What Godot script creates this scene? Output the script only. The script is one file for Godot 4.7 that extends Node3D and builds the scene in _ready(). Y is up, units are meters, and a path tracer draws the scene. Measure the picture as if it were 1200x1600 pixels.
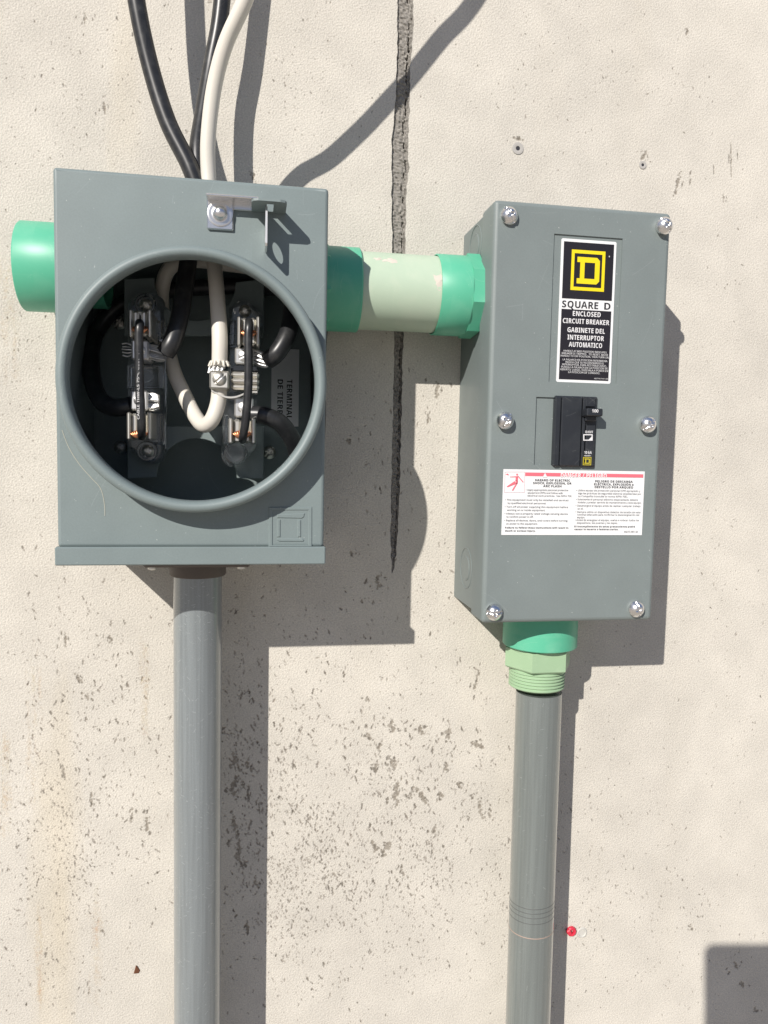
extends Node3D

# ---------------------------------------------------------------- camera model
# World: wall face is z = 0, x right, y up, z out of the wall. The lens is at (0, 0, LENS).
const LENS := 0.62
const FOCAL := 1200.0
const GROUND := -1.35
const SUN := Vector3(0.745, -0.73, -1.0)
var ax: Vector3
var ad: Vector3
var ai: Vector3
var M := {}
var rng := RandomNumberGenerator.new()

func setup_axes():
	ax = Vector3(6900, 45, 1200).normalized()
	ad = Vector3(-306, 15000, 1200)
	ad = (ad - ax * ax.dot(ad)).normalized()
	ai = ax.cross(ad)

# pixel of the 1200 x 1600 photograph -> point on the plane z
func P(px: float, py: float, z: float) -> Vector3:
	var r := Vector3(px - 600.0, py - 800.0, FOCAL)
	var w := Vector3(r.dot(ax), -r.dot(ad), -r.dot(ai))
	var t := (LENS - z) / -w.z
	return Vector3(w.x * t, w.y * t, z)

# ---------------------------------------------------------------- mesh helpers
func new_st() -> SurfaceTool:
	var s := SurfaceTool.new()
	s.begin(Mesh.PRIMITIVE_TRIANGLES)
	s.set_smooth_group(-1)
	s.set_uv(Vector2.ZERO)
	return s

func vtx(s: SurfaceTool, p: Vector3, uv = null):
	if uv != null: s.set_uv(uv)
	s.add_vertex(p)

func quad(s: SurfaceTool, a: Vector3, b: Vector3, c: Vector3, d: Vector3, out: Vector3, uvs = null):
	var n := (c - a).cross(d - b)
	if n.dot(out) < 0.0:
		var t := b; b = d; d = t
		if uvs != null: uvs = [uvs[0], uvs[3], uvs[2], uvs[1]]
	var pts := [a, c, b, a, d, c]
	var ids := [0, 2, 1, 0, 3, 2]
	for i in 6:
		if uvs != null: s.set_uv(uvs[ids[i]])
		s.add_vertex(pts[i])

func tri(s: SurfaceTool, a: Vector3, b: Vector3, c: Vector3, out: Vector3):
	var n := (b - a).cross(c - a)
	if n.dot(out) < 0.0:
		var t := b; b = c; c = t
	s.add_vertex(a); s.add_vertex(c); s.add_vertex(b)

# chamfered box
func bx(s: SurfaceTool, ce: Vector3, size: Vector3, b: float, basis := Basis.IDENTITY):
	s.set_smooth_group(-1)
	var h := size * 0.5
	b = minf(b, minf(h.x, minf(h.y, h.z)) * 0.9)
	var vv := func(sx, sy, sz, axis) -> Vector3:
		var p := Vector3(sx * (h.x - b), sy * (h.y - b), sz * (h.z - b))
		if axis == 0: p.x = sx * h.x
		elif axis == 1: p.y = sy * h.y
		else: p.z = sz * h.z
		return ce + basis * p
	for g in [-1, 1]:
		quad(s, vv.call(g, -1, -1, 0), vv.call(g, 1, -1, 0), vv.call(g, 1, 1, 0), vv.call(g, -1, 1, 0), basis * Vector3(g, 0, 0))
		quad(s, vv.call(-1, g, -1, 1), vv.call(1, g, -1, 1), vv.call(1, g, 1, 1), vv.call(-1, g, 1, 1), basis * Vector3(0, g, 0))
		quad(s, vv.call(-1, -1, g, 2), vv.call(1, -1, g, 2), vv.call(1, 1, g, 2), vv.call(-1, 1, g, 2), basis * Vector3(0, 0, g))
	if b < 1e-6: return
	for p in [-1, 1]:
		for q in [-1, 1]:
			quad(s, vv.call(p, q, -1, 0), vv.call(p, q, 1, 0), vv.call(p, q, 1, 1), vv.call(p, q, -1, 1), basis * Vector3(p, q, 0))
			quad(s, vv.call(p, -1, q, 0), vv.call(p, 1, q, 0), vv.call(p, 1, q, 2), vv.call(p, -1, q, 2), basis * Vector3(p, 0, q))
			quad(s, vv.call(-1, p, q, 1), vv.call(1, p, q, 1), vv.call(1, p, q, 2), vv.call(-1, p, q, 2), basis * Vector3(0, p, q))
			for r in [-1, 1]:
				tri(s, vv.call(p, q, r, 0), vv.call(p, q, r, 1), vv.call(p, q, r, 2), basis * Vector3(p, q, r))

# box whose front face at z1 covers the pixel rectangle
func pbox(s: SurfaceTool, x0, y0, x1, y1, z0, z1, b := 0.0006):
	var a := P(x0, (y0 + y1) * 0.5, z1); var c := P(x1, (y0 + y1) * 0.5, z1)
	var t := P((x0 + x1) * 0.5, y0, z1); var u := P((x0 + x1) * 0.5, y1, z1)
	bx(s, Vector3((a.x + c.x) / 2, (t.y + u.y) / 2, (z0 + z1) / 2), Vector3(c.x - a.x, t.y - u.y, z1 - z0), b)

# solid of revolution; profile of (radius, height) listed so that the outside is on its right
func lathe(s: SurfaceTool, o: Vector3, up: Vector3, prof: Array, segs := 48, soft := 42.0):
	up = up.normalized()
	var e1 := up.cross(Vector3(0.31, 0.87, 0.37)).normalized()
	var e2 := up.cross(e1)
	var grp := 1
	var length := 0.0
	for i in prof.size() - 1:
		var a: Vector2 = prof[i]; var b: Vector2 = prof[i + 1]
		var d := b - a
		if d.length() < 1e-7: continue
		if i > 0:
			var pd: Vector2 = a - prof[i - 1]
			if absf(rad_to_deg(pd.angle_to(d))) > soft: grp += 1
		s.set_smooth_group(grp)
		var nl := length + d.length()
		for k in segs:
			var t0 := TAU * k / segs; var t1 := TAU * (k + 1) / segs
			var r0 := e1 * cos(t0) + e2 * sin(t0); var r1 := e1 * cos(t1) + e2 * sin(t1)
			var mid := e1 * cos((t0 + t1) / 2) + e2 * sin((t0 + t1) / 2)
			var out := mid * d.y - up * d.x
			var A := o + r0 * a.x + up * a.y; var B := o + r1 * a.x + up * a.y
			var C := o + r1 * b.x + up * b.y; var D := o + r0 * b.x + up * b.y
			var u0 := float(k) / segs; var u1 := float(k + 1) / segs
			if a.x < 1e-7: tri(s, A, C, D, out)
			elif b.x < 1e-7: tri(s, A, B, D, out)
			else: quad(s, A, B, C, D, out, [Vector2(u0, length), Vector2(u1, length), Vector2(u1, nl), Vector2(u0, nl)])
		length = nl

func spline(c: Array, n := 10) -> PackedVector3Array:
	var r := PackedVector3Array()
	for i in c.size() - 1:
		var p0: Vector3 = c[maxi(i - 1, 0)]; var p1: Vector3 = c[i]; var p2: Vector3 = c[i + 1]; var p3: Vector3 = c[mini(i + 2, c.size() - 1)]
		for k in n: r.append(p1.cubic_interpolate(p2, p0, p3, float(k) / n))
	r.append(c[c.size() - 1])
	return r

func tube(s: SurfaceTool, pts: PackedVector3Array, rad, segs := 16, dome := 0.3):
	var n := pts.size()
	var t := (pts[1] - pts[0]).normalized()
	var u := t.cross(Vector3(0.2, 0.3, 0.93)).normalized()
	var rings := []
	var along := [0.0]
	for i in n:
		var nt := (pts[mini(i + 1, n - 1)] - pts[maxi(i - 1, 0)]).normalized()
		u = (u - nt * u.dot(nt)).normalized()
		var w := nt.cross(u)
		var r: float = rad if rad is float else rad.call(float(i) / (n - 1))
		var ring := PackedVector3Array()
		for k in segs: ring.append(pts[i] + (u * cos(TAU * k / segs) + w * sin(TAU * k / segs)) * r)
		rings.append(ring)
		if i > 0: along.append(along[i - 1] + pts[i].distance_to(pts[i - 1]))
	s.set_smooth_group(1)
	for i in n - 1:
		for k in segs:
			var j := (k + 1) % segs
			var u0 := float(k) / segs; var u1 := float(k + 1) / segs
			quad(s, rings[i][k], rings[i][j], rings[i + 1][j], rings[i + 1][k], rings[i][k] + rings[i][j] - pts[i] * 2, [Vector2(u0, along[i]), Vector2(u1, along[i]), Vector2(u1, along[i + 1]), Vector2(u0, along[i + 1])])
	for e in [0, n - 1]:
		s.set_smooth_group(2 + (1 if e else 0))
		var dir: Vector3 = (pts[1] - pts[0] if e == 0 else pts[n - 2] - pts[n - 1]).normalized() * -1.0
		var r0: float = pts[e].distance_to(rings[e][0])
		var tip: Vector3 = pts[e] + dir * r0 * dome
		for k in segs: tri(s, rings[e][k], rings[e][(k + 1) % segs], tip, dir)

# prism of a polygon drawn in the x/y plane, with a chamfered front
func prism(s: SurfaceTool, poly: PackedVector2Array, z0: float, z1: float, bev := 0.0, xf := Transform3D.IDENTITY):
	s.set_smooth_group(-1)
	if Geometry2D.is_polygon_clockwise(poly): poly.reverse()
	var n := poly.size()
	var ins := PackedVector2Array()
	var nor := []
	for i in n:
		var e0 := (poly[i] - poly[(i + n - 1) % n]).normalized(); var e1 := (poly[(i + 1) % n] - poly[i]).normalized()
		var n0 := Vector2(e0.y, -e0.x); var n1 := Vector2(e1.y, -e1.x)
		var m := (n0 + n1).normalized()
		ins.append(poly[i] - m * bev / maxf(0.4, m.dot(n0)))
		nor.append(n1)
	var idx := Geometry2D.triangulate_polygon(ins)
	var f := func(p: Vector2, z: float) -> Vector3: return xf * Vector3(p.x, p.y, z)
	var up := xf.basis.z
	for i in range(0, idx.size(), 3):
		tri(s, f.call(ins[idx[i]], z1), f.call(ins[idx[i + 1]], z1), f.call(ins[idx[i + 2]], z1), up)
		tri(s, f.call(poly[idx[i]], z0), f.call(poly[idx[i + 1]], z0), f.call(poly[idx[i + 2]], z0), -up)
	for i in n:
		var j := (i + 1) % n
		var o: Vector3 = xf.basis * Vector3(nor[i].x, nor[i].y, 0)
		quad(s, f.call(poly[i], z0), f.call(poly[j], z0), f.call(poly[j], z1 - bev), f.call(poly[i], z1 - bev), o)
		if bev > 0.0: quad(s, f.call(poly[i], z1 - bev), f.call(poly[j], z1 - bev), f.call(ins[j], z1), f.call(ins[i], z1), o + up)

# flat frame between two outlines with the same number of points
func frame(s: SurfaceTool, outer: PackedVector2Array, inner: PackedVector2Array, z0: float, z1: float, bev := 0.0, xf := Transform3D.IDENTITY):
	s.set_smooth_group(-1)
	var n := outer.size()
	for i in n:
		var j := (i + 1) % n
		var a := outer[i]; var b := outer[j]; var c := inner[j]; var d := inner[i]
		var out2 := ((a + b) - (c + d)).normalized()
		var mo := func(p: Vector2, q: Vector2) -> Vector2: return p + (q - p).normalized() * bev
		var f := func(p: Vector2, z: float) -> Vector3: return xf * Vector3(p.x, p.y, z)
		var a1: Vector2 = mo.call(a, d); var b1: Vector2 = mo.call(b, c); var c1: Vector2 = mo.call(c, b); var d1: Vector2 = mo.call(d, a)
		var up := xf.basis.z
		var o: Vector3 = xf.basis * Vector3(out2.x, out2.y, 0)
		quad(s, f.call(a1, z1), f.call(b1, z1), f.call(c1, z1), f.call(d1, z1), up)
		quad(s, f.call(a, z0), f.call(b, z0), f.call(b, z1 - bev), f.call(a, z1 - bev), o)
		quad(s, f.call(d, z0), f.call(c, z0), f.call(c, z1 - bev), f.call(d, z1 - bev), -o)
		quad(s, f.call(a, z0), f.call(b, z0), f.call(c, z0), f.call(d, z0), -up)
		if bev > 0.0:
			quad(s, f.call(a, z1 - bev), f.call(b, z1 - bev), f.call(b1, z1), f.call(a1, z1), o + up)
			quad(s, f.call(d, z1 - bev), f.call(c, z1 - bev), f.call(c1, z1), f.call(d1, z1), up - o)

func circle(c: Vector2, r: float, n: int, a0 := 0.0) -> PackedVector2Array:
	var p := PackedVector2Array()
	for i in n: p.append(c + Vector2(cos(a0 + TAU * i / n), sin(a0 + TAU * i / n)) * r)
	return p

# rounded rectangle: [points, normals]
func rrect(x0, y0, x1, y1, r: float, step := 0.008) -> Array:
	var pts := PackedVector2Array(); var nor := PackedVector2Array()
	var cs := [Vector2(x1 - r, y0 + r), Vector2(x1 - r, y1 - r), Vector2(x0 + r, y1 - r), Vector2(x0 + r, y0 + r)]
	for k in 4:
		var a0 := -PI / 2 + k * PI / 2
		for i in 5:
			var d := Vector2.from_angle(a0 + PI / 2 * i / 4)
			pts.append(cs[k] + d * r); nor.append(d)
		var d1 := Vector2.from_angle(a0 + PI / 2)
		var from: Vector2 = cs[k] + d1 * r; var to: Vector2 = cs[(k + 1) % 4] + d1 * r
		var m := int(from.distance_to(to) / step)
		for i in range(1, m):
			pts.append(from.lerp(to, float(i) / m)); nor.append(d1)
	return [pts, nor]

# rounded edge of a cover and its side flange
func cover_edge(s: SurfaceTool, rr: Array, z1: float, b: float, z0: float):
	var pts: PackedVector2Array = rr[0]; var nor: PackedVector2Array = rr[1]
	var n := pts.size()
	var rings := []
	for k in 5:
		var a := PI / 2 * k / 4
		rings.append([-b * (1 - sin(a)), z1 - b * (1 - cos(a))])
	s.set_smooth_group(5)
	for k in 4:
		for i in n:
			var j := (i + 1) % n
			var A: Vector2 = pts[i] + nor[i] * rings[k][0]; var B: Vector2 = pts[j] + nor[j] * rings[k][0]
			var C: Vector2 = pts[j] + nor[j] * rings[k + 1][0]; var D: Vector2 = pts[i] + nor[i] * rings[k + 1][0]
			var o := nor[i] + nor[j]
			quad(s, Vector3(A.x, A.y, rings[k][1]), Vector3(B.x, B.y, rings[k][1]), Vector3(C.x, C.y, rings[k + 1][1]), Vector3(D.x, D.y, rings[k + 1][1]), Vector3(o.x, o.y, 1.5))
	for i in n:
		var j := (i + 1) % n
		var o := nor[i] + nor[j]
		quad(s, Vector3(pts[i].x, pts[i].y, z1 - b), Vector3(pts[j].x, pts[j].y, z1 - b), Vector3(pts[j].x, pts[j].y, z0), Vector3(pts[i].x, pts[i].y, z0), Vector3(o.x, o.y, 0))

# screw head drawn as a dome with a slot and a cross recess
func screw_mesh(r: float, h: float, turn: float, cross := true, shank := false) -> SurfaceTool:
	var s := new_st()
	if shank: lathe(s, Vector3.ZERO, Vector3(0, 0, 1), [Vector2(r * 0.9, -0.004), Vector2(r, 0.0), Vector2(r * 0.97, 0.0002)], 28)
	s.set_smooth_group(9)
	var nr := 18; var na := 56
	var hh := func(rad: float, an: float) -> float:
		var x := rad * cos(an - turn); var y := rad * sin(an - turn)
		var d := h * (1.0 - pow(rad / r, 2.6))
		if absf(y) < r * 0.13 and rad < r * 0.97: d -= h * 0.42
		elif cross and absf(x) < r * 0.13 and rad < r * 0.42: d -= h * 0.42
		return maxf(d, 0.0)
	for i in nr:
		for k in na:
			var q := []
			for w in [[i, k], [i + 1, k], [i + 1, k + 1], [i, k + 1]]:
				var rad: float = r * w[0] / nr; var an: float = TAU * w[1] / na
				q.append(Vector3(rad * cos(an), rad * sin(an), hh.call(rad, an)))
			if i == 0: tri(s, q[0], q[1], q[2], Vector3(0, 0, 1))
			else: quad(s, q[0], q[1], q[2], q[3], Vector3(0, 0, 1))
	return s

# ---------------------------------------------------------------- lettering
var fonts := {}
func font(bold: bool) -> SystemFont:
	if not fonts.has(bold):
		var f := SystemFont.new()
		f.font_names = PackedStringArray(["Droid Sans"])
		f.font_weight = 700 if bold else 400
		fonts[bold] = f
	return fonts[bold]

func text_mesh(t: String, bold: bool) -> TextMesh:
	var m := TextMesh.new()
	m.font = font(bold); m.text = t; m.font_size = 32; m.pixel_size = 0.01; m.depth = 0.0; m.curve_step = 2.0
	return m

# capitals between the two pixels, centred on row py, cap height in pixels; width 0 keeps the natural width
func text_px(s: SurfaceTool, t: String, x0: float, x1: float, py: float, cap: float, z: float, bold := false):
	var a := P(x0, py, z); var b := P(x1, py, z)
	var k := a.distance_to(b) / (x1 - x0)
	text_at(s, t, bold, Transform3D(Basis.IDENTITY, Vector3(a.x, (a.y + b.y) / 2, z)), b.x - a.x, cap * k)

func text_at(s: SurfaceTool, t: String, bold: bool, xf: Transform3D, width: float, cap: float):
	var cm := text_mesh("H", bold).get_aabb()
	var m := text_mesh(t, bold)
	var bb := m.get_aabb()
	if bb.size.x <= 0.0: return
	var sx := width / bb.size.x; var sy := cap / cm.size.y
	var loc := Transform3D(Basis.from_scale(Vector3(sx, sy, 1)), Vector3(-bb.position.x * sx, -(cm.position.y + cm.size.y / 2) * sy, 0))
	var mesh := ArrayMesh.new()
	mesh.add_surface_from_arrays(Mesh.PRIMITIVE_TRIANGLES, m.surface_get_arrays(0))
	s.append_from(mesh, 0, xf * loc)

# ---------------------------------------------------------------- scene tree helpers
var used := {}
func numbered(n: String) -> String:
	if not used.has(n):
		used[n] = 0
		return n
	used[n] += 1
	return "%s_%03d" % [n, used[n]]

func thing(called: String, label: String, category: String, at := Vector3.ZERO, group := "") -> Node3D:
	var o := Node3D.new()
	o.name = numbered(called)
	add_child(o)
	o.position = at
	o.set_meta("label", label); o.set_meta("category", category)
	if group: o.set_meta("group", group)
	return o

# meshes are made in world coordinates
func part(parent: Node3D, called: String, s: SurfaceTool, mat: Material, label := "", normals := true) -> MeshInstance3D:
	if normals: s.generate_normals()
	var o := MeshInstance3D.new()
	o.name = called
	o.mesh = s.commit()
	o.material_override = mat
	parent.add_child(o, true)
	if not parent is MeshInstance3D: o.position = -parent.position
	if label: o.set_meta("label", label)
	return o

func one(called: String, label: String, category: String, s: SurfaceTool, mat: Material, group := "") -> MeshInstance3D:
	s.generate_normals()
	var o := MeshInstance3D.new()
	o.name = numbered(called)
	o.mesh = s.commit()
	o.material_override = mat
	add_child(o)
	o.set_meta("label", label); o.set_meta("category", category)
	if group: o.set_meta("group", group)
	return o

# ---------------------------------------------------------------- materials
func lin(r, g, b, a := 1.0) -> Color:
	var c := Color(r, g, b).linear_to_srgb()
	c.a = a
	return c

func mat(c: Color, rough: float, metal := 0.0) -> StandardMaterial3D:
	var m := StandardMaterial3D.new()
	m.albedo_color = c; m.roughness = rough; m.metallic = metal
	m.cull_mode = BaseMaterial3D.CULL_DISABLED
	return m

func noise(freq: float, kind := FastNoiseLite.TYPE_SIMPLEX_SMOOTH, sd := 1, oct := 3) -> FastNoiseLite:
	var n := FastNoiseLite.new()
	n.noise_type = kind; n.frequency = freq; n.seed = sd
	n.fractal_octaves = oct
	return n

func tex(im: Image) -> ImageTexture:
	return ImageTexture.create_from_image(im)

# seamless mottled grey between two linear reflectances
func mottle(freq: float, sd: int, lo: float, hi: float, size := 256) -> ImageTexture:
	var d := noise(freq, FastNoiseLite.TYPE_SIMPLEX_SMOOTH, sd, 4).get_seamless_image(size, size).get_data()
	var a := lin(lo, lo, lo).r8; var b := lin(hi, hi, hi).r8
	for i in d.size(): d[i] = int(lerpf(a, b, d[i] / 255.0))
	return tex(Image.create_from_data(size, size, false, Image.FORMAT_L8, d))

func put(im: Image, x: int, y: int, c: Color, a: float):
	x = posmod(x, im.get_width()); y = posmod(y, im.get_height())
	im.set_pixel(x, y, im.get_pixel(x, y).lerp(c, a))

func scratch(im: Image, x: float, y: float, ang: float, ln: float, c: Color, a: float, bend := 0.0):
	for i in int(ln):
		put(im, int(x), int(y), c, a * (0.4 + 0.6 * rng.randf()))
		x += cos(ang); y += sin(ang); ang += bend

# grey paint with orange peel, dust specks, chips and a few hairline scratches
func paint_material(base: Color, rough: float, sd: int) -> StandardMaterial3D:
	var w := 1024
	var a := noise(0.006, FastNoiseLite.TYPE_SIMPLEX_SMOOTH, sd, 4).get_image(w, w).get_data()
	var b := noise(0.18, FastNoiseLite.TYPE_SIMPLEX_SMOOTH, sd + 1, 2).get_image(w, w).get_data()
	var d := PackedByteArray(); d.resize(w * w * 3)
	var r0 := base.r8; var g0 := base.g8; var b0 := base.b8
	for i in w * w:
		var k := 1.0 + (a[i] - 128) * 0.00018 + (b[i] - 128) * 0.00018
		d[i * 3] = clampi(int(r0 * k), 0, 255); d[i * 3 + 1] = clampi(int(g0 * k), 0, 255); d[i * 3 + 2] = clampi(int(b0 * k), 0, 255)
	var im := Image.create_from_data(w, w, false, Image.FORMAT_RGB8, d)
	for i in 240:
		var x := rng.randi() % w; var y := rng.randi() % w
		var c := base.lerp(Color(0.92, 0.93, 0.9), rng.randf_range(0.2, 0.8))
		put(im, x, y, c, 1.0)
		if rng.randf() < 0.5: put(im, x + 1, y, c, 0.7)
		if rng.randf() < 0.4: put(im, x, y + 1, c, 0.7)
		if rng.randf() < 0.15:
			put(im, x + 1, y + 1, c, 0.8); put(im, x + 2, y + 1, c, 0.6)
	for i in 70: scratch(im, rng.randf() * w, rng.randf() * w, rng.randf() * TAU, rng.randf_range(10, 90), base.lightened(0.35), rng.randf_range(0.15, 0.5), rng.randf_range(-0.01, 0.01))
	var m := mat(Color.WHITE, rough)
	m.albedo_texture = tex(im)
	m.uv1_triplanar = true; m.uv1_world_triplanar = true
	m.uv1_scale = Vector3.ONE * 3.4
	m.roughness_texture = mottle(0.012, sd + 5, 0.55, 0.75, 512)
	m.roughness = 0.6
	return m

# plastic with dust and scuffs
func plastic(base: Color, rough: float, sd: int, dust := 0.25, scale := 7.0) -> StandardMaterial3D:
	var w := 512
	var a := noise(0.012, FastNoiseLite.TYPE_SIMPLEX_SMOOTH, sd, 4).get_image(w, w).get_data()
	var d := PackedByteArray(); d.resize(w * w * 3)
	var du := base.lerp(Color(0.86, 0.85, 0.78), 0.5)
	for i in w * w:
		var k := clampf((a[i] - 120) / 130.0, 0.0, 1.0) * dust
		d[i * 3] = int(255 * lerpf(base.r, du.r, k)); d[i * 3 + 1] = int(255 * lerpf(base.g, du.g, k)); d[i * 3 + 2] = int(255 * lerpf(base.b, du.b, k))
	var im := Image.create_from_data(w, w, false, Image.FORMAT_RGB8, d)
	for i in 90: put(im, rng.randi() % w, rng.randi() % w, base.lerp(Color(0.95, 0.95, 0.88), 0.6), 0.8)
	for i in 70: scratch(im, rng.randf() * w, rng.randf() * w, rng.randf() * TAU, rng.randf_range(8, 50), du.lightened(0.2), 0.4, rng.randf_range(-0.03, 0.03))
	var m := mat(Color.WHITE, rough)
	m.albedo_texture = tex(im)
	m.uv1_triplanar = true; m.uv1_world_triplanar = true
	m.uv1_scale = Vector3.ONE * scale
	return m

# worn galvanised / grey conduit: UV is (turn, metres along)
func conduit_material(base: Color, sd: int, rings: bool) -> StandardMaterial3D:
	rng.seed = sd
	var w := 512; var h := 2048
	var drawn := noise(0.07, FastNoiseLite.TYPE_SIMPLEX_SMOOTH, sd, 4).get_image(w, h / 32)
	drawn.resize(w, h, Image.INTERPOLATE_CUBIC)
	var a := drawn.get_data()
	var b := noise(0.25, FastNoiseLite.TYPE_SIMPLEX_SMOOTH, sd + 3, 2).get_image(w, h).get_data()
	var d := PackedByteArray(); d.resize(w * h * 3)
	for i in w * h:
		var k := 1.0 + (a[i] - 128) * 0.0005 + (b[i] - 128) * 0.0004
		d[i * 3] = clampi(int(base.r8 * k), 0, 255); d[i * 3 + 1] = clampi(int(base.g8 * k), 0, 255); d[i * 3 + 2] = clampi(int(base.b8 * k), 0, 255)
	var im := Image.create_from_data(w, h, false, Image.FORMAT_RGB8, d)
	var li := base.lerp(Color(0.9, 0.92, 0.92), 0.75)
	for i in (2000 if not rings else 420):
		var y := rng.randf() * h
		var x := rng.randf() * w
		scratch(im, x, y, rng.randf_range(-0.6, 0.6) if rng.randf() < 0.65 else rng.randf() * TAU, rng.randf_range(2, 15), li, rng.randf_range(0.2, 0.75), rng.randf_range(-0.025, 0.025))
	for i in 12:
		var x := rng.randf() * w
		scratch(im, x, rng.randf() * h, PI / 2, rng.randf_range(150, 700), li, 0.3, rng.randf_range(-0.0003, 0.0003))
	var m := mat(Color.WHITE, 0.34)
	m.albedo_texture = tex(im)
	m.uv1_scale = Vector3(1, 1.6, 1)
	m.metallic = 0.3
	m.clearcoat_enabled = true; m.clearcoat = 1.0; m.clearcoat_roughness = 0.12
	return m

const TX0 := -0.30
const TW := 0.80
const TY1 := 0.47
const TH := 1.06
const TPX := 1536
const TPY := 2048
var wall_rgb: PackedByteArray
var wall_h: PackedByteArray
var chip_noise: FastNoiseLite

func dab(tx: float, ty: float, r: float, c: Color, a: float, dh: float):
	for y in range(int(ty - r - 1), int(ty + r + 2)):
		for x in range(int(tx - r - 1), int(tx + r + 2)):
			if x < 0 or y < 0 or x >= TPX or y >= TPY: continue
			var e := clampf(r * (0.95 + 0.85 * chip_noise.get_noise_2d(x, y)) + 0.5 - Vector2(x - tx, y - ty).length(), 0.0, 1.0)
			if e <= 0.0: continue
			var i := y * TPX + x
			var f := e * a
			wall_rgb[i * 3] = int(lerpf(wall_rgb[i * 3], c.r8, f)); wall_rgb[i * 3 + 1] = int(lerpf(wall_rgb[i * 3 + 1], c.g8, f)); wall_rgb[i * 3 + 2] = int(lerpf(wall_rgb[i * 3 + 2], c.b8, f))
			wall_h[i] = clampi(int(wall_h[i] - dh * e), 0, 255)

# an irregular pit or chip at a pixel of the photograph; size in photograph pixels
func pit(px: float, py: float, ln: float, wd: float, ang: float, c: Color, a: float):
	var w := P(px, py, 0)
	var k := 1935.0 * TW / TPX     # photograph pixels per texel
	var x := (w.x - TX0) / TW * TPX; var y := (TY1 - w.y) / TH * TPY
	var n := maxi(1, int(ln / maxf(wd, 1.0) * 1.6))
	var dir := Vector2.from_angle(ang)
	var at := Vector2(x, y) - dir * ln / k * 0.5
	for i in n:
		var t := (i + 0.5) / n
		var r := wd / k * 0.5 * (0.55 + 0.6 * sin(PI * t)) * rng.randf_range(0.6, 1.25)
		dab(at.x + rng.randf_range(-0.35, 0.35) * wd / k, at.y, maxf(r, 0.45), c, a * rng.randf_range(0.7, 1.0), 60.0)
		at += dir * ln / k / n

# a thin run of rust on the plaster: colour only
func stain(px: float, py: float, ln: float, wd: float, c: Color, a: float):
	var w := P(px, py, 0)
	var k := 1935.0 * TW / TPX
	var x := (w.x - TX0) / TW * TPX; var y := (TY1 - w.y) / TH * TPY
	for i in int(ln / 3.0):
		dab(x + rng.randfn() * 0.8, y + (i * 3.0 - ln / 2) / k, wd / k * 0.5 * rng.randf_range(0.5, 1.1), c, a, 0.0)

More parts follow.
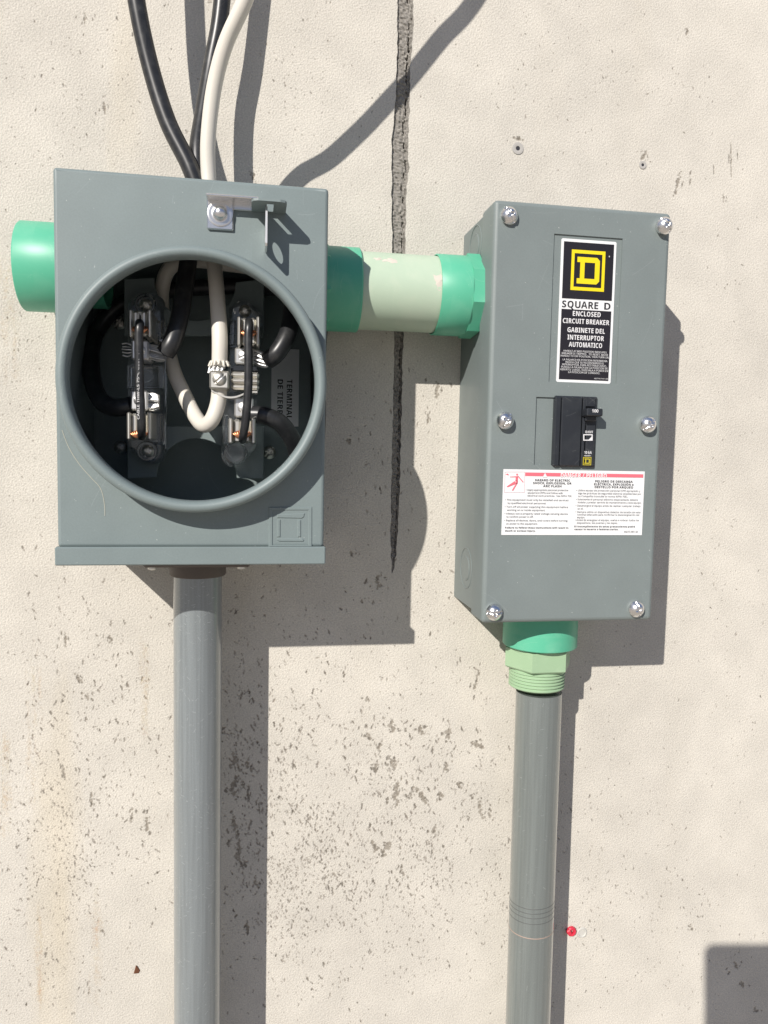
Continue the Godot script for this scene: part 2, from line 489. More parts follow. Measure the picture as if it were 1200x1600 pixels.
func wall_material() -> StandardMaterial3D:
	rng.seed = 77
	chip_noise = noise(0.16, FastNoiseLite.TYPE_SIMPLEX_SMOOTH, 19, 3)
	var n := TPX * TPY
	var a := noise(0.0022, FastNoiseLite.TYPE_SIMPLEX_SMOOTH, 11, 4).get_image(TPX, TPY).get_data()
	var b := noise(0.012, FastNoiseLite.TYPE_SIMPLEX_SMOOTH, 12, 4).get_image(TPX, TPY).get_data()
	var c := noise(0.33, FastNoiseLite.TYPE_SIMPLEX_SMOOTH, 13, 3).get_image(TPX, TPY).get_data()
	var im2 := noise(0.006, FastNoiseLite.TYPE_SIMPLEX_SMOOTH, 14, 4).get_image(TPX, TPY / 8)
	im2.resize(TPX, TPY, Image.INTERPOLATE_CUBIC)
	var st := im2.get_data()
	wall_rgb.resize(n * 3); wall_h.resize(n)
	for i in n:
		var k := 1.0 + (a[i] - 128) * 0.00022 + (b[i] - 128) * 0.00022 + (c[i] - 128) * 0.0008
		var warm := clampf((st[i] - 150) * 0.010, 0.0, 1.0) * clampf(1.25 - float(i % TPX) / 640.0, 0.12, 1.0)
		wall_rgb[i * 3] = clampi(int(197 * k), 0, 255)
		wall_rgb[i * 3 + 1] = clampi(int((192.5 - 4.0 * warm) * k), 0, 255)
		wall_rgb[i * 3 + 2] = clampi(int((182.5 - 12.0 * warm) * k), 0, 255)
		wall_h[i] = clampi(int(128 + (c[i] - 128) * 0.5 + (b[i] - 128) * 0.10), 0, 255)
	var cluster := noise(0.011, FastNoiseLite.TYPE_SIMPLEX_SMOOTH, 23, 3)
	# pits: [x, y, spread x, spread y, count, longest, widest]
	var dark := Color8(96, 90, 82)
	for r in [[600, 1270, 190, 190, 620, 13, 5], [430, 1260, 110, 190, 420, 12, 5], [130, 1180, 110, 260, 420, 12, 4.5], [380, 1180, 35, 160, 170, 16, 6], [540, 1430, 200, 130, 300, 9, 3.5],
			[900, 1350, 130, 200, 170, 9, 3], [1050, 1450, 130, 130, 130, 8, 3], [500, 960, 130, 80, 70, 10, 4], [600, 760, 60, 130, 50, 11, 4], [120, 150, 130, 130, 90, 7, 2.6],
			[40, 560, 40, 190, 60, 6, 2.5], [470, 130, 90, 120, 60, 6, 2.5], [900, 130, 190, 110, 70, 6, 2.4], [1120, 620, 70, 350, 60, 8, 2.6], [680, 820, 40, 200, 40, 7, 2.5],
			[1140, 1000, 60, 250, 50, 8, 2.6], [650, 1180, 110, 90, 60, 12, 4], [600, 800, 520, 720, 650, 4, 2], [690, 1330, 120, 130, 330, 9, 3.4], [470, 1400, 70, 130, 260, 9, 3.2], [90, 1350, 90, 200, 260, 8, 3], [300, 1000, 60, 60, 40, 6, 3]]:
		for i in int(r[4] * 2.1):
			var px: float = r[0] + rng.randfn() * r[2] * 0.62; var py: float = r[1] + rng.randfn() * r[3] * 0.62
			var big := pow(rng.randf(), 2.6)
			if rng.randf() > smoothstep(-0.75, 0.25, cluster.get_noise_2d(px, py)): continue
			pit(px, py, lerpf(1.8, r[5] * 0.9, big), lerpf(1.0, r[6] * 0.55, big), PI / 2 + rng.randfn() * 0.45 - 0.15, dark.lerp(Color8(158, 150, 140), rng.randf() * 0.8), rng.randf_range(0.35, 0.95))
	# the large chips, one by one
	for q in [[613, 1138, 22, 10, 1.4], [660, 1142, 18, 11, 0.9], [702, 1147, 20, 12, 1.3], [748, 1165, 24, 9, 0.5], [577, 1152, 14, 9, 1.2], [617, 1195, 18, 14, 0.9], [587, 1202, 14, 12, 1.3], [592, 1167, 20, 6, 1.9],
			[698, 1201, 12, 9, 1.2], [619, 1240, 50, 10, 1.55], [660, 1245, 46, 9, 0.95], [690, 1243, 16, 9, 0.4], [750, 1265, 40, 9, 1.4], [765, 1275, 12, 8, 1.0], [678, 1297, 20, 8, 1.9], [718, 1228, 22, 6, 0.8],
			[600, 1330, 30, 14, 2.0], [585, 1325, 24, 9, 1.2], [630, 1365, 24, 8, 1.4], [575, 1093, 10, 6, 1.0], [589, 912, 26, 10, 1.5], [548, 866, 10, 6, 1.2], [545, 690, 12, 6, 1.2], [566, 940, 9, 5, 1.0],
			[810, 217, 20, 7, 0.2], [1058, 288, 46, 6, 1.8], [1004, 245, 14, 5, 2.2], [1010, 240, 10, 4, 1.3], [1073, 50, 12, 5, 1.4], [1142, 250, 60, 2.4, 1.5], [1130, 310, 16, 3, 1.4], [682, 610, 30, 7, 1.6], [668, 655, 20, 4, 1.7],
			[370, 1190, 30, 12, 1.3], [364, 1230, 34, 12, 1.6], [372, 1330, 50, 10, 1.5], [366, 1290, 40, 8, 1.4], [390, 1200, 22, 8, 1.0], [385, 1450, 26, 6, 1.5], [400, 1380, 20, 6, 1.3],
			[102, 1000, 26, 4, 1.55], [124, 1060, 20, 6, 0.9], [100, 1210, 22, 5, 1.5], [134, 1090, 16, 7, 1.1], [205, 1275, 24, 7, 1.5], [230, 1290, 26, 8, 1.5], [172, 1000, 16, 5, 1.2], [142, 1250, 24, 5, 1.5], [744, 1065, 40, 6, 1.8],
			[327, 1, 12, 6, 1.5], [163, 170, 18, 4, 1.5], [132, 30, 20, 3, 1.6], [395, 278, 22, 5, 1.1], [1080, 1450, 14, 6, 1.2], [1160, 1540, 16, 8, 1.3], [1178, 1580, 12, 8, 1.5], [1150, 1510, 20, 6, 1.0]]:
		pit(q[0], q[1], q[2] * 0.95, q[3] * 0.78, q[4], Color8(136, 129, 118), 0.85)
		for i in 3: pit(q[0] + rng.randfn() * q[2] * 0.35, q[1] + rng.randfn() * q[2] * 0.35, q[2] * 0.25, q[3] * 0.4, q[4], Color8(112, 106, 97), 0.8)
	# rusty runs on the plaster at the left
	for q in [[52, 1130, 260, 10], [150, 1480, 200, 8], [60, 1500, 150, 6], [226, 1090, 160, 6], [15, 500, 180, 14], [8, 1230, 150, 8]]:
		for i in 46:
			var yy: float = q[1] + rng.randf_range(-0.5, 0.5) * q[2]
			stain(q[0] + rng.randfn() * q[3] * 0.6, yy, rng.randf_range(10, 50), rng.randf_range(3, 8), Color8(186, 152, 112), rng.randf_range(0.012, 0.04))
	var m := mat(Color.WHITE, 0.9)
	m.albedo_texture = tex(Image.create_from_data(TPX, TPY, false, Image.FORMAT_RGB8, wall_rgb))
	m.heightmap_enabled = true
	m.heightmap_scale = 0.095
	m.heightmap_texture = tex(Image.create_from_data(TPX, TPY, false, Image.FORMAT_L8, wall_h))
	m.metallic_specular = 0.25
	return m

func make_materials():
	rng.seed = 5
	M.paint = paint_material(lin(0.180, 0.222, 0.224), 0.42, 21)
	M.paint2 = paint_material(lin(0.182, 0.212, 0.207), 0.42, 41)
	M.green = plastic(lin(0.092, 0.42, 0.268), 0.42, 51, 0.32)
	M.pale = plastic(lin(0.44, 0.55, 0.42), 0.5, 61, 0.5)
	M.bush = plastic(lin(0.31, 0.455, 0.285), 0.45, 71, 0.25)
	M.conduit_a = conduit_material(lin(0.235, 0.264, 0.270), 31, false)
	M.conduit_b = conduit_material(lin(0.195, 0.219, 0.213), 33, true)
	M.black = plastic(lin(0.018, 0.019, 0.021), 0.36, 81, 0.3, 14.0)
	M.white = plastic(lin(0.66, 0.63, 0.56), 0.42, 91, 0.35, 14.0)
	M.bakelite = plastic(lin(0.020, 0.023, 0.028), 0.33, 101, 0.1)
	M.chrome = mat(lin(0.78, 0.78, 0.78), 0.27, 1.0)
	M.tin = mat(lin(0.74, 0.72, 0.66), 0.44, 1.0)
	M.alu = mat(lin(0.76, 0.76, 0.75), 0.42, 1.0)
	M.copper = mat(lin(0.62, 0.27, 0.14), 0.35, 1.0)
	M.hub = mat(lin(0.10, 0.085, 0.075), 0.55, 0.3)
	M.sticker_white = mat(lin(0.74, 0.75, 0.75), 0.35)
	M.sticker_black = mat(lin(0.016, 0.014, 0.018), 0.3)
	M.yellow = mat(lin(0.78, 0.62, 0.01), 0.35)
	M.red_print = mat(lin(0.68, 0.15, 0.19), 0.4)
	M.ink = mat(lin(0.03, 0.03, 0.035), 0.5)
	M.white_ink = mat(lin(0.72, 0.72, 0.72), 0.5)
	M.groove = mat(lin(0.27, 0.25, 0.22), 0.95)
	M.groove.albedo_texture = mottle(0.05, 7, 0.15, 0.38)
	M.groove.albedo_color = lin(1.0, 0.94, 0.84)
	M.groove.uv1_triplanar = true
	M.groove.uv1_scale = Vector3.ONE * 25.0
	var gl := mat(Color(0.96, 0.97, 0.98, 0.03), 0.06)
	gl.transparency = BaseMaterial3D.TRANSPARENCY_ALPHA
	gl.refraction_enabled = true
	gl.refraction_scale = 0.05
	M.clear = gl

# ================================================================ build
func _ready():
	setup_axes()
	# --- camera
	var cam := Camera3D.new()
	cam.name = "camera"
	cam.fov = rad_to_deg(2.0 * atan(800.0 / FOCAL))
	cam.near = 0.01; cam.far = 500.0
	var right := Vector3(ax.x, -ad.x, -ai.x)
	var up := -Vector3(ax.y, -ad.y, -ai.y)
	var back := -Vector3(ax.z, -ad.z, -ai.z)
	cam.transform = Transform3D(Basis(right, up, back), Vector3(0, 0, LENS))
	add_child(cam)
	cam.current = true
	# --- sky and exposure
	var env := Environment.new()
	env.background_mode = Environment.BG_SKY
	var sk := ProceduralSkyMaterial.new()
	sk.sky_top_color = Color(0.45, 0.55, 0.74)
	sk.sky_horizon_color = Color(0.84, 0.85, 0.86)
	sk.ground_bottom_color = Color(0.40, 0.36, 0.31)
	sk.ground_horizon_color = Color(0.62, 0.60, 0.56)
	sk.sky_energy_multiplier = 0.8
	sk.sun_angle_max = 8.0
	var sky := Sky.new()
	sky.sky_material = sk
	env.sky = sky
	env.tonemap_mode = Environment.TONE_MAPPER_LINEAR
	env.tonemap_exposure = 1.14
	env.sdfgi_enabled = true; env.ssao_enabled = true; env.ssil_enabled = true
	var we := WorldEnvironment.new()
	we.name = "environment"
	we.environment = env
	add_child(we)
	# --- sun
	var sun := DirectionalLight3D.new()
	sun.name = "sun"
	sun.light_color = Color(1.0, 0.975, 0.945)
	sun.light_energy = 1.5
	sun.light_angular_distance = 0.5
	sun.shadow_enabled = true
	add_child(sun)
	sun.look_at_from_position(-SUN * 10.0, Vector3.ZERO, Vector3.UP)

	make_materials()
	build_ground()
	build_wall()
	build_meter_box()
	build_terminals()
	build_breaker_box()
	build_breaker()
	build_conduits()
	build_cables()
	build_small_things()
	build_phone()

func build_ground():
	var s := new_st()
	quad(s, Vector3(-150, GROUND, -150), Vector3(150, GROUND, -150), Vector3(150, GROUND, 150), Vector3(-150, GROUND, 150), Vector3.UP)
	s.generate_normals()
	var g := MeshInstance3D.new()
	g.name = "ground"
	g.mesh = s.commit()
	var m := mat(lin(0.42, 0.37, 0.31), 0.95)
	m.albedo_texture = mottle(0.03, 3, 0.34, 0.50, 512)
	m.albedo_color = lin(1.0, 0.90, 0.77)
	m.uv1_triplanar = true; m.uv1_world_triplanar = true; m.uv1_scale = Vector3.ONE * 0.7
	g.material_override = m
	g.set_meta("kind", "structure")
	add_child(g)

# left and right edge of the open joint: [pixel row, left, right]
const JOINT := [[-420, 628, 653], [-150, 625, 649], [0, 621, 646], [60, 621, 645], [105, 620, 641], [150, 618, 640], [205, 614, 639], [212, 612, 637], [262, 612, 639], [300, 612, 635], [390, 613, 633], [460, 615, 631], [525, 616, 630], [600, 615, 628.5], [700, 613, 626], [780, 611.5, 624], [835, 610, 621], [862, 611, 619.5], [880, 611.5, 617], [895, 612, 613]]

func joint_at(py: float) -> Vector2:
	for i in JOINT.size() - 1:
		if py <= JOINT[i + 1][0]:
			var t: float = (py - JOINT[i][0]) / float(JOINT[i + 1][0] - JOINT[i][0])
			return Vector2(lerpf(JOINT[i][1], JOINT[i + 1][1], t), lerpf(JOINT[i][2], JOINT[i + 1][2], t))
	return Vector2(612, 613)

func build_wall():
	var w := thing("wall", "off-white pitted concrete wall with a rough vertical joint, behind both boxes", "wall", Vector3(0, GROUND, 0))
	var s := new_st()
	var x0 := -3.0; var x1 := 3.2; var y1 := 1.7
	var uv := func(p: Vector3) -> Vector2: return Vector2((p.x - TX0) / TW, (TY1 - p.y) / TH)
	var rows := []
	var nj := noise(0.045, FastNoiseLite.TYPE_SIMPLEX_SMOOTH, 5, 4)
	var py := -420.0
	while py <= 895.0:
		var e := joint_at(py)
		var a := P(e.x + nj.get_noise_2d(py, 0) * 1.7, py, 0); var b := P(e.y + nj.get_noise_2d(py, 90) * 2.2, py, 0)
		var y := (a.y + b.y) / 2
		rows.append([y, a.x, maxf(b.x, a.x + 0.0003)])
		py += 2.5
	var q := func(a: Vector3, b: Vector3, c: Vector3, d: Vector3): quad(s, a, b, c, d, Vector3(0, 0, 1), [uv.call(a), uv.call(b), uv.call(c), uv.call(d)])
	for i in rows.size() - 1:
		var r: Array = rows[i]; var t: Array = rows[i + 1]
		q.call(Vector3(x0, r[0], 0), Vector3(r[1], r[0], 0), Vector3(t[1], t[0], 0), Vector3(x0, t[0], 0))
		q.call(Vector3(r[2], r[0], 0), Vector3(x1, r[0], 0), Vector3(x1, t[0], 0), Vector3(t[2], t[0], 0))
	var top: float = rows[0][0]; var bot: float = rows[rows.size() - 1][0]
	var f: Array = rows[0]
	q.call(Vector3(x0, y1, 0), Vector3(f[1], y1, 0), Vector3(f[1], top, 0), Vector3(x0, top, 0))
	q.call(Vector3(f[2], y1, 0), Vector3(x1, y1, 0), Vector3(x1, top, 0), Vector3(f[2], top, 0))
	var l: Array = rows[rows.size() - 1]
	q.call(Vector3(x0, bot, 0), Vector3(l[1], bot, 0), Vector3(l[1], GROUND, 0), Vector3(x0, GROUND, 0))
	q.call(Vector3(l[2], bot, 0), Vector3(x1, bot, 0), Vector3(x1, GROUND, 0), Vector3(l[2], GROUND, 0))
	q.call(Vector3(l[1], bot, 0), Vector3(l[2], bot, 0), Vector3(l[2], GROUND, 0), Vector3(l[1], GROUND, 0))
	part(w, "plaster_face", s, wall_material())
	# the open joint: steep sides and a lumpy mortar bed
	s = new_st()
	var nb := noise(420.0, FastNoiseLite.TYPE_SIMPLEX_SMOOTH, 15, 4)
	var nc := noise(0.05, FastNoiseLite.TYPE_SIMPLEX_SMOOTH, 16, 2)
	var bed := func(r: Array, k: int) -> Vector3:
		var wd: float = r[2] - r[1]
		var u: float = [0.0, 0.06, 0.2, 0.34, 0.48, 0.6, 0.7, 0.78, 0.86, 0.95, 1.0][k]
		if k == 0: return Vector3(r[1], r[0], 0)
		if k == 10: return Vector3(r[2], r[0], 0)
		var x: float = r[1] + wd * u
		var deep := minf(0.0022, wd * 0.5)
		var z := -deep + nb.get_noise_2d(x, r[0]) * deep * 0.8
		if absf(u - 0.78 + nc.get_noise_1d(r[0] * 900.0) * 0.12) < 0.045 and nc.get_noise_1d(r[0] * 2500.0 + 50.0) > -0.1: z -= deep * 1.4
		return Vector3(x, r[0], minf(z, -0.0002))
	for i in rows.size() - 1:
		for k in 10:
			quad(s, bed.call(rows[i], k), bed.call(rows[i], k + 1), bed.call(rows[i + 1], k + 1), bed.call(rows[i + 1], k), Vector3(0, 0, 1))
	# straight continuation of the bed up to the top of the wall
	quad(s, Vector3(f[1], y1, -0.003), Vector3(f[2], y1, -0.003), Vector3(f[2], top, -0.003), Vector3(f[1], top, -0.003), Vector3(0, 0, 1))
	part(w, "joint_mortar", s, M.groove, "rough grey open mortar joint running down the wall")
	s = new_st()
	bx(s, Vector3((x0 + x1) / 2, (y1 + GROUND) / 2, -0.1), Vector3(x1 - x0, y1 - GROUND, 0.17), 0.0)
	part(w, "core", s, M.groove)
	# old fixing holes with a plug ring
	for h in [[809, 232, 0.0050], [1004, 258, 0.0034]]:
		s = new_st()
		var o := P(h[0], h[1], 0.0)
		lathe(s, o, Vector3(0, 0, 1), [Vector2(h[2], 0.0), Vector2(h[2] * 0.95, 0.0006), Vector2(h[2] * 0.6, 0.0008), Vector2(h[2] * 0.36, 0.0005), Vector2(h[2] * 0.34, -0.004)], 20)
		part(w, "fixing_plug", s, mat(lin(0.40, 0.385, 0.36), 0.8))
		s = new_st()
		lathe(s, o - Vector3(0, 0, 0.0), Vector3(0, 0, 1), [Vector2(h[2] * 0.35, 0.00035), Vector2(0, 0.00035)], 16)
		part(w, "fixing_hole", s, M.ink)

# ---------------------------------------------------------------- meter socket
const MX0 := -0.1188
const MX1 := 0.0480
const MY1 := 0.1664
const MLIP := -0.0645
const MF := 0.115
const PZ := 0.0425
const RC := Vector2(-0.0341, 0.0402)

func build_meter_box():
	var my0 := P(298, 882, MF + 0.003).y
	var t := thing("meter_socket", "grey steel meter box with a round open front, cables entering its top", "meter box", Vector3((MX0 + MX1) / 2, my0, 0))
	# case: sides and back
	var s := new_st()
	var rr := rrect(MX0 + 0.0012, my0 + 0.002, MX1 - 0.0012, MY1 - 0.0012, 0.002)
	var pts: PackedVector2Array = rr[0]
	for i in pts.size():
		var j := (i + 1) % pts.size()
		var o: Vector2 = rr[1][i]
		quad(s, Vector3(pts[i].x, pts[i].y, 0.0), Vector3(pts[j].x, pts[j].y, 0.0), Vector3(pts[j].x, pts[j].y, MF - 0.004), Vector3(pts[i].x, pts[i].y, MF - 0.004), Vector3(o.x, o.y, 0))
	var case := part(t, "case", s, M.paint)
	s = new_st()
	bx(s, Vector3((MX0 + MX1) / 2, (my0 + MY1) / 2, 0.0022), Vector3(MX1 - MX0 - 0.0020, MY1 - my0 - 0.0028, 0.0016), 0.0)
	part(t, "back_panel", s, M.paint)
	# cover with round hole
	s = new_st()
	var cr := rrect(MX0, MLIP, MX1, MY1, 0.0022)
	var cp: PackedVector2Array = cr[0]; var cn: PackedVector2Array = cr[1]
	s.set_smooth_group(-1)
	for i in cp.size():
		var j := (i + 1) % cp.size()
		var a := cp[i] - cn[i] * 0.0022; var b := cp[j] - cn[j] * 0.0022
		if a.distance_to(b) < 1e-7: continue
		var c := RC + (b - RC).normalized() * 0.0785; var d := RC + (a - RC).normalized() * 0.0785
		quad(s, Vector3(a.x, a.y, MF), Vector3(b.x, b.y, MF), Vector3(c.x, c.y, MF), Vector3(d.x, d.y, MF), Vector3(0, 0, 1))
	cover_edge(s, cr, MF, 0.0022, MF - 0.035)
	var cover := part(t, "cover", s, M.paint)
	# raised ring round the opening
	s = new_st()
	var prof := [Vector2(0.0822, MF + 0.0003), Vector2(0.0812, MF + 0.0012), Vector2(0.0808, MF + 0.003), Vector2(0.0808, MF + 0.0115)]
	for i in range(0, 15):
		var an := lerpf(-0.2, PI - 0.1, i / 14.0)
		prof.append(Vector2(0.0775 + 0.0036 * cos(an), MF + 0.0150 + 0.0043 * sin(an)))
	prof.append(Vector2(0.0737, MF + 0.0125)); prof.append(Vector2(0.0737, MF + 0.0105)); prof.append(Vector2(0.0748, MF + 0.0095)); prof.append(Vector2(0.0790, MF - 0.001))
	lathe(s, Vector3(RC.x, RC.y, 0), Vector3(0, 0, 1), prof, 160, 70.0)
	part(t, "ring", s, M.paint, "rounded raised rim of the round opening")
	# folded lip along the bottom
	s = new_st()
	bx(s, Vector3((MX0 + MX1) / 2, (my0 + MLIP) / 2, MF - 0.0145), Vector3(MX1 - MX0 + 0.0022, MLIP - my0 + 0.0008, 0.035), 0.0007)
	part(t, "bottom_lip", s, M.paint)
	# embossed emblem: square outline and a mirrored letter
	s = new_st()
	var e2 := func(x: float, y: float) -> Vector2:
		var p := P(x, y, MF)
		return Vector2(p.x, p.y)
	var sq := func(xa, ya, xb, yb) -> PackedVector2Array: return PackedVector2Array([e2.call(xa, yb), e2.call(xb, yb), e2.call(xb, ya), e2.call(xa, ya)])
	frame(s, sq.call(419.5, 792, 488, 854), sq.call(426.5, 797.5, 481.5, 851), MF - 0.0005, MF + 0.0006, 0.0007)
	prism(s, PackedVector2Array([e2.call(432, 803), e2.call(477, 801), e2.call(476, 808), e2.call(472, 811), e2.call(432, 810)]), MF - 0.0005, MF + 0.0006, 0.0008)
	prism(s, PackedVector2Array([e2.call(432, 840.5), e2.call(472, 840.5), e2.call(476, 843), e2.call(475, 847), e2.call(436, 847), e2.call(432, 844)]), MF - 0.0005, MF + 0.0006, 0.0008)
	prism(s, PackedVector2Array([e2.call(432, 811), e2.call(439, 811), e2.call(439, 840), e2.call(432, 840)]), MF - 0.0005, MF + 0.0006, 0.0008)
	prism(s, PackedVector2Array([e2.call(464, 811.5), e2.call(471, 811.5), e2.call(471, 840), e2.call(464, 840)]), MF - 0.0005, MF + 0.0006, 0.0008)
	part(cover, "embossed_emblem", s, M.paint)
	# a long scuff in the paint below the ring
	s = new_st()
	tube(s, spline([P(97, 672, MF), P(107, 698, MF), P(123, 724, MF), P(142, 746, MF), P(157, 763, MF), P(163, 786, MF), P(164, 806, MF)], 6), 0.00022, 6)
	part(cover, "paint_scuff", s, mat(lin(0.42, 0.42, 0.35), 0.7))
	# black stub on the top edge
	s = new_st()
	lathe(s, Vector3(P(492, 296, MF - 0.012).x, MY1 - 0.001, MF - 0.012), Vector3.UP, [Vector2(0, 0), Vector2(0.0035, 0), Vector2(0.0035, 0.0024), Vector2(0.0025, 0.0036), Vector2(0, 0.0038)], 16)
	part(t, "cap_stub", s, M.bakelite)
	build_latch(t)
	# hub under the box
	s = new_st()
	var hz := PZ + 0.006
	var ha := P(221, 890, 0.095); var hb := P(391, 890, 0.095)
	bx(s, Vector3((ha.x + hb.x) / 2, my0 - 0.0032, hz), Vector3(hb.x - ha.x, 0.0066, 0.082), 0.0015)
	var hub := part(t, "hub_plate", s, M.hub, "brown cast hub plate under the box")
	s = new_st()
	lathe(s, Vector3(-0.038, my0 - 0.019, PZ), Vector3.UP, [Vector2(0.0175, 0.0), Vector2(0.0196, 0.0), Vector2(0.0204, 0.001), Vector2(0.0204, 0.014)], 48)
	part(hub, "hub_collar", s, M.hub)
	for px in [237, 377]:
		s = new_st()
		lathe(s, Vector3(P(px, 893, 0.085).x, my0 - 0.0064, 0.083), Vector3.DOWN, [Vector2(0.0028, 0.0), Vector2(0.0028, 0.0018), Vector2(0.0016, 0.0024), Vector2(0, 0.0025)], 14)
		part(hub, "hub_screw", s, M.tin)
	# the two bracket plates at the back, each with a round cut-out
	for low in [true, false]:
		s = new_st()
		var z := 0.044
		var cc: Vector2 = e2x(308, 742, z) if low else e2x(305, 442, z)
		var r := 0.0285
		var poly := PackedVector2Array()
		var lo: float
		if low:
			poly.append(e2x(199, 666, z)); poly.append(e2x(199, 748, z))
			for i in 17:
				var an := PI - PI * i / 16.0
				poly.append(cc + Vector2(cos(an), sin(an)) * r - Vector2(0, 0.002))
			poly.append(e2x(412, 748, z)); poly.append(e2x(412, 666, z))
		else:
			poly.append(e2x(194, 525, z)); poly.append(e2x(194, 436, z))
			for i in 17:
				var an := PI + PI * i / 16.0
				poly.append(cc + Vector2(cos(an), sin(an)) * r + Vector2(0, 0.002))
			poly.append(e2x(412, 436, z)); poly.append(e2x(412, 525, z))
		prism(s, poly, z - 0.0018, z, 0.0004)
		# folded feet down to the back panel
		for px in ([200, 411] if low else [195, 411]):
			var a := P(px, 707.0 if low else 480.0, z)
			bx(s, Vector3(a.x, a.y, z / 2), Vector3(0.0016, 0.034, z - 0.004), 0.0)
		part(t, "bracket_plate", s, M.paint)
	for q in [[188, 699, 0.0055], [421, 707, 0.006], [186, 503, 0.0055]]:
		s = screw_mesh(0.0052, 0.0022, 0.9)
		var o := part(t, "panel_screw", s, M.tin)
		o.position += P(q[0], q[1], 0.006) + Vector3(0, 0, -0.003)
	# earth sticker on the back panel
	s = new_st()
	var z := 0.0038
	pbox(s, 424, 545, 467, 666, z - 0.0006, z, 0.0)
	var lab := part(t, "earth_sticker", s, M.sticker_white, "white sticker with earth symbol and black lettering")
	s = new_st()
	frame(s, PackedVector2Array([e2x(427.5, 661, z), e2x(463.5, 661, z), e2x(462.5, 549, z), e2x(427, 549, z)]), PackedVector2Array([e2x(429.5, 659, z), e2x(461.5, 659, z), e2x(460.5, 551.5, z), e2x(429, 551.5, z)]), z, z + 0.0003)
	var gc := e2x(446, 574, z)
	var gr := 0.0078
	frame(s, circle(gc, gr, 32), circle(gc, gr * 0.88, 32), z, z + 0.0003)
	bx(s, Vector3(gc.x + gr * 0.45, gc.y, z), Vector3(gr * 0.9, gr * 0.1, 0.0006), 0.0)
	for k in 3: bx(s, Vector3(gc.x - gr * 0.25 * k, gc.y, z), Vector3(gr * 0.1, gr * (1.3 - 0.4 * k), 0.0006), 0.0)
	var turn := Basis(Vector3(0, 0, 1), -PI / 2)
	var ta := e2x(452.5, 593, z)
	text_at(s, "TERMINAL", true, Transform3D(turn, Vector3(ta.x, ta.y, z + 0.0003)), ta.y - e2x(453, 655, z).y, 0.0042)
	ta = e2x(438, 593, z)
	text_at(s, "DE TIERRA", true, Transform3D(turn, Vector3(ta.x, ta.y, z + 0.0003)), ta.y - e2x(439, 657, z).y, 0.0042)
	part(lab, "lettering", s, M.ink)

func e2x(x: float, y: float, z: float) -> Vector2:
	var p := P(x, y, z)
	return Vector2(p.x, p.y)

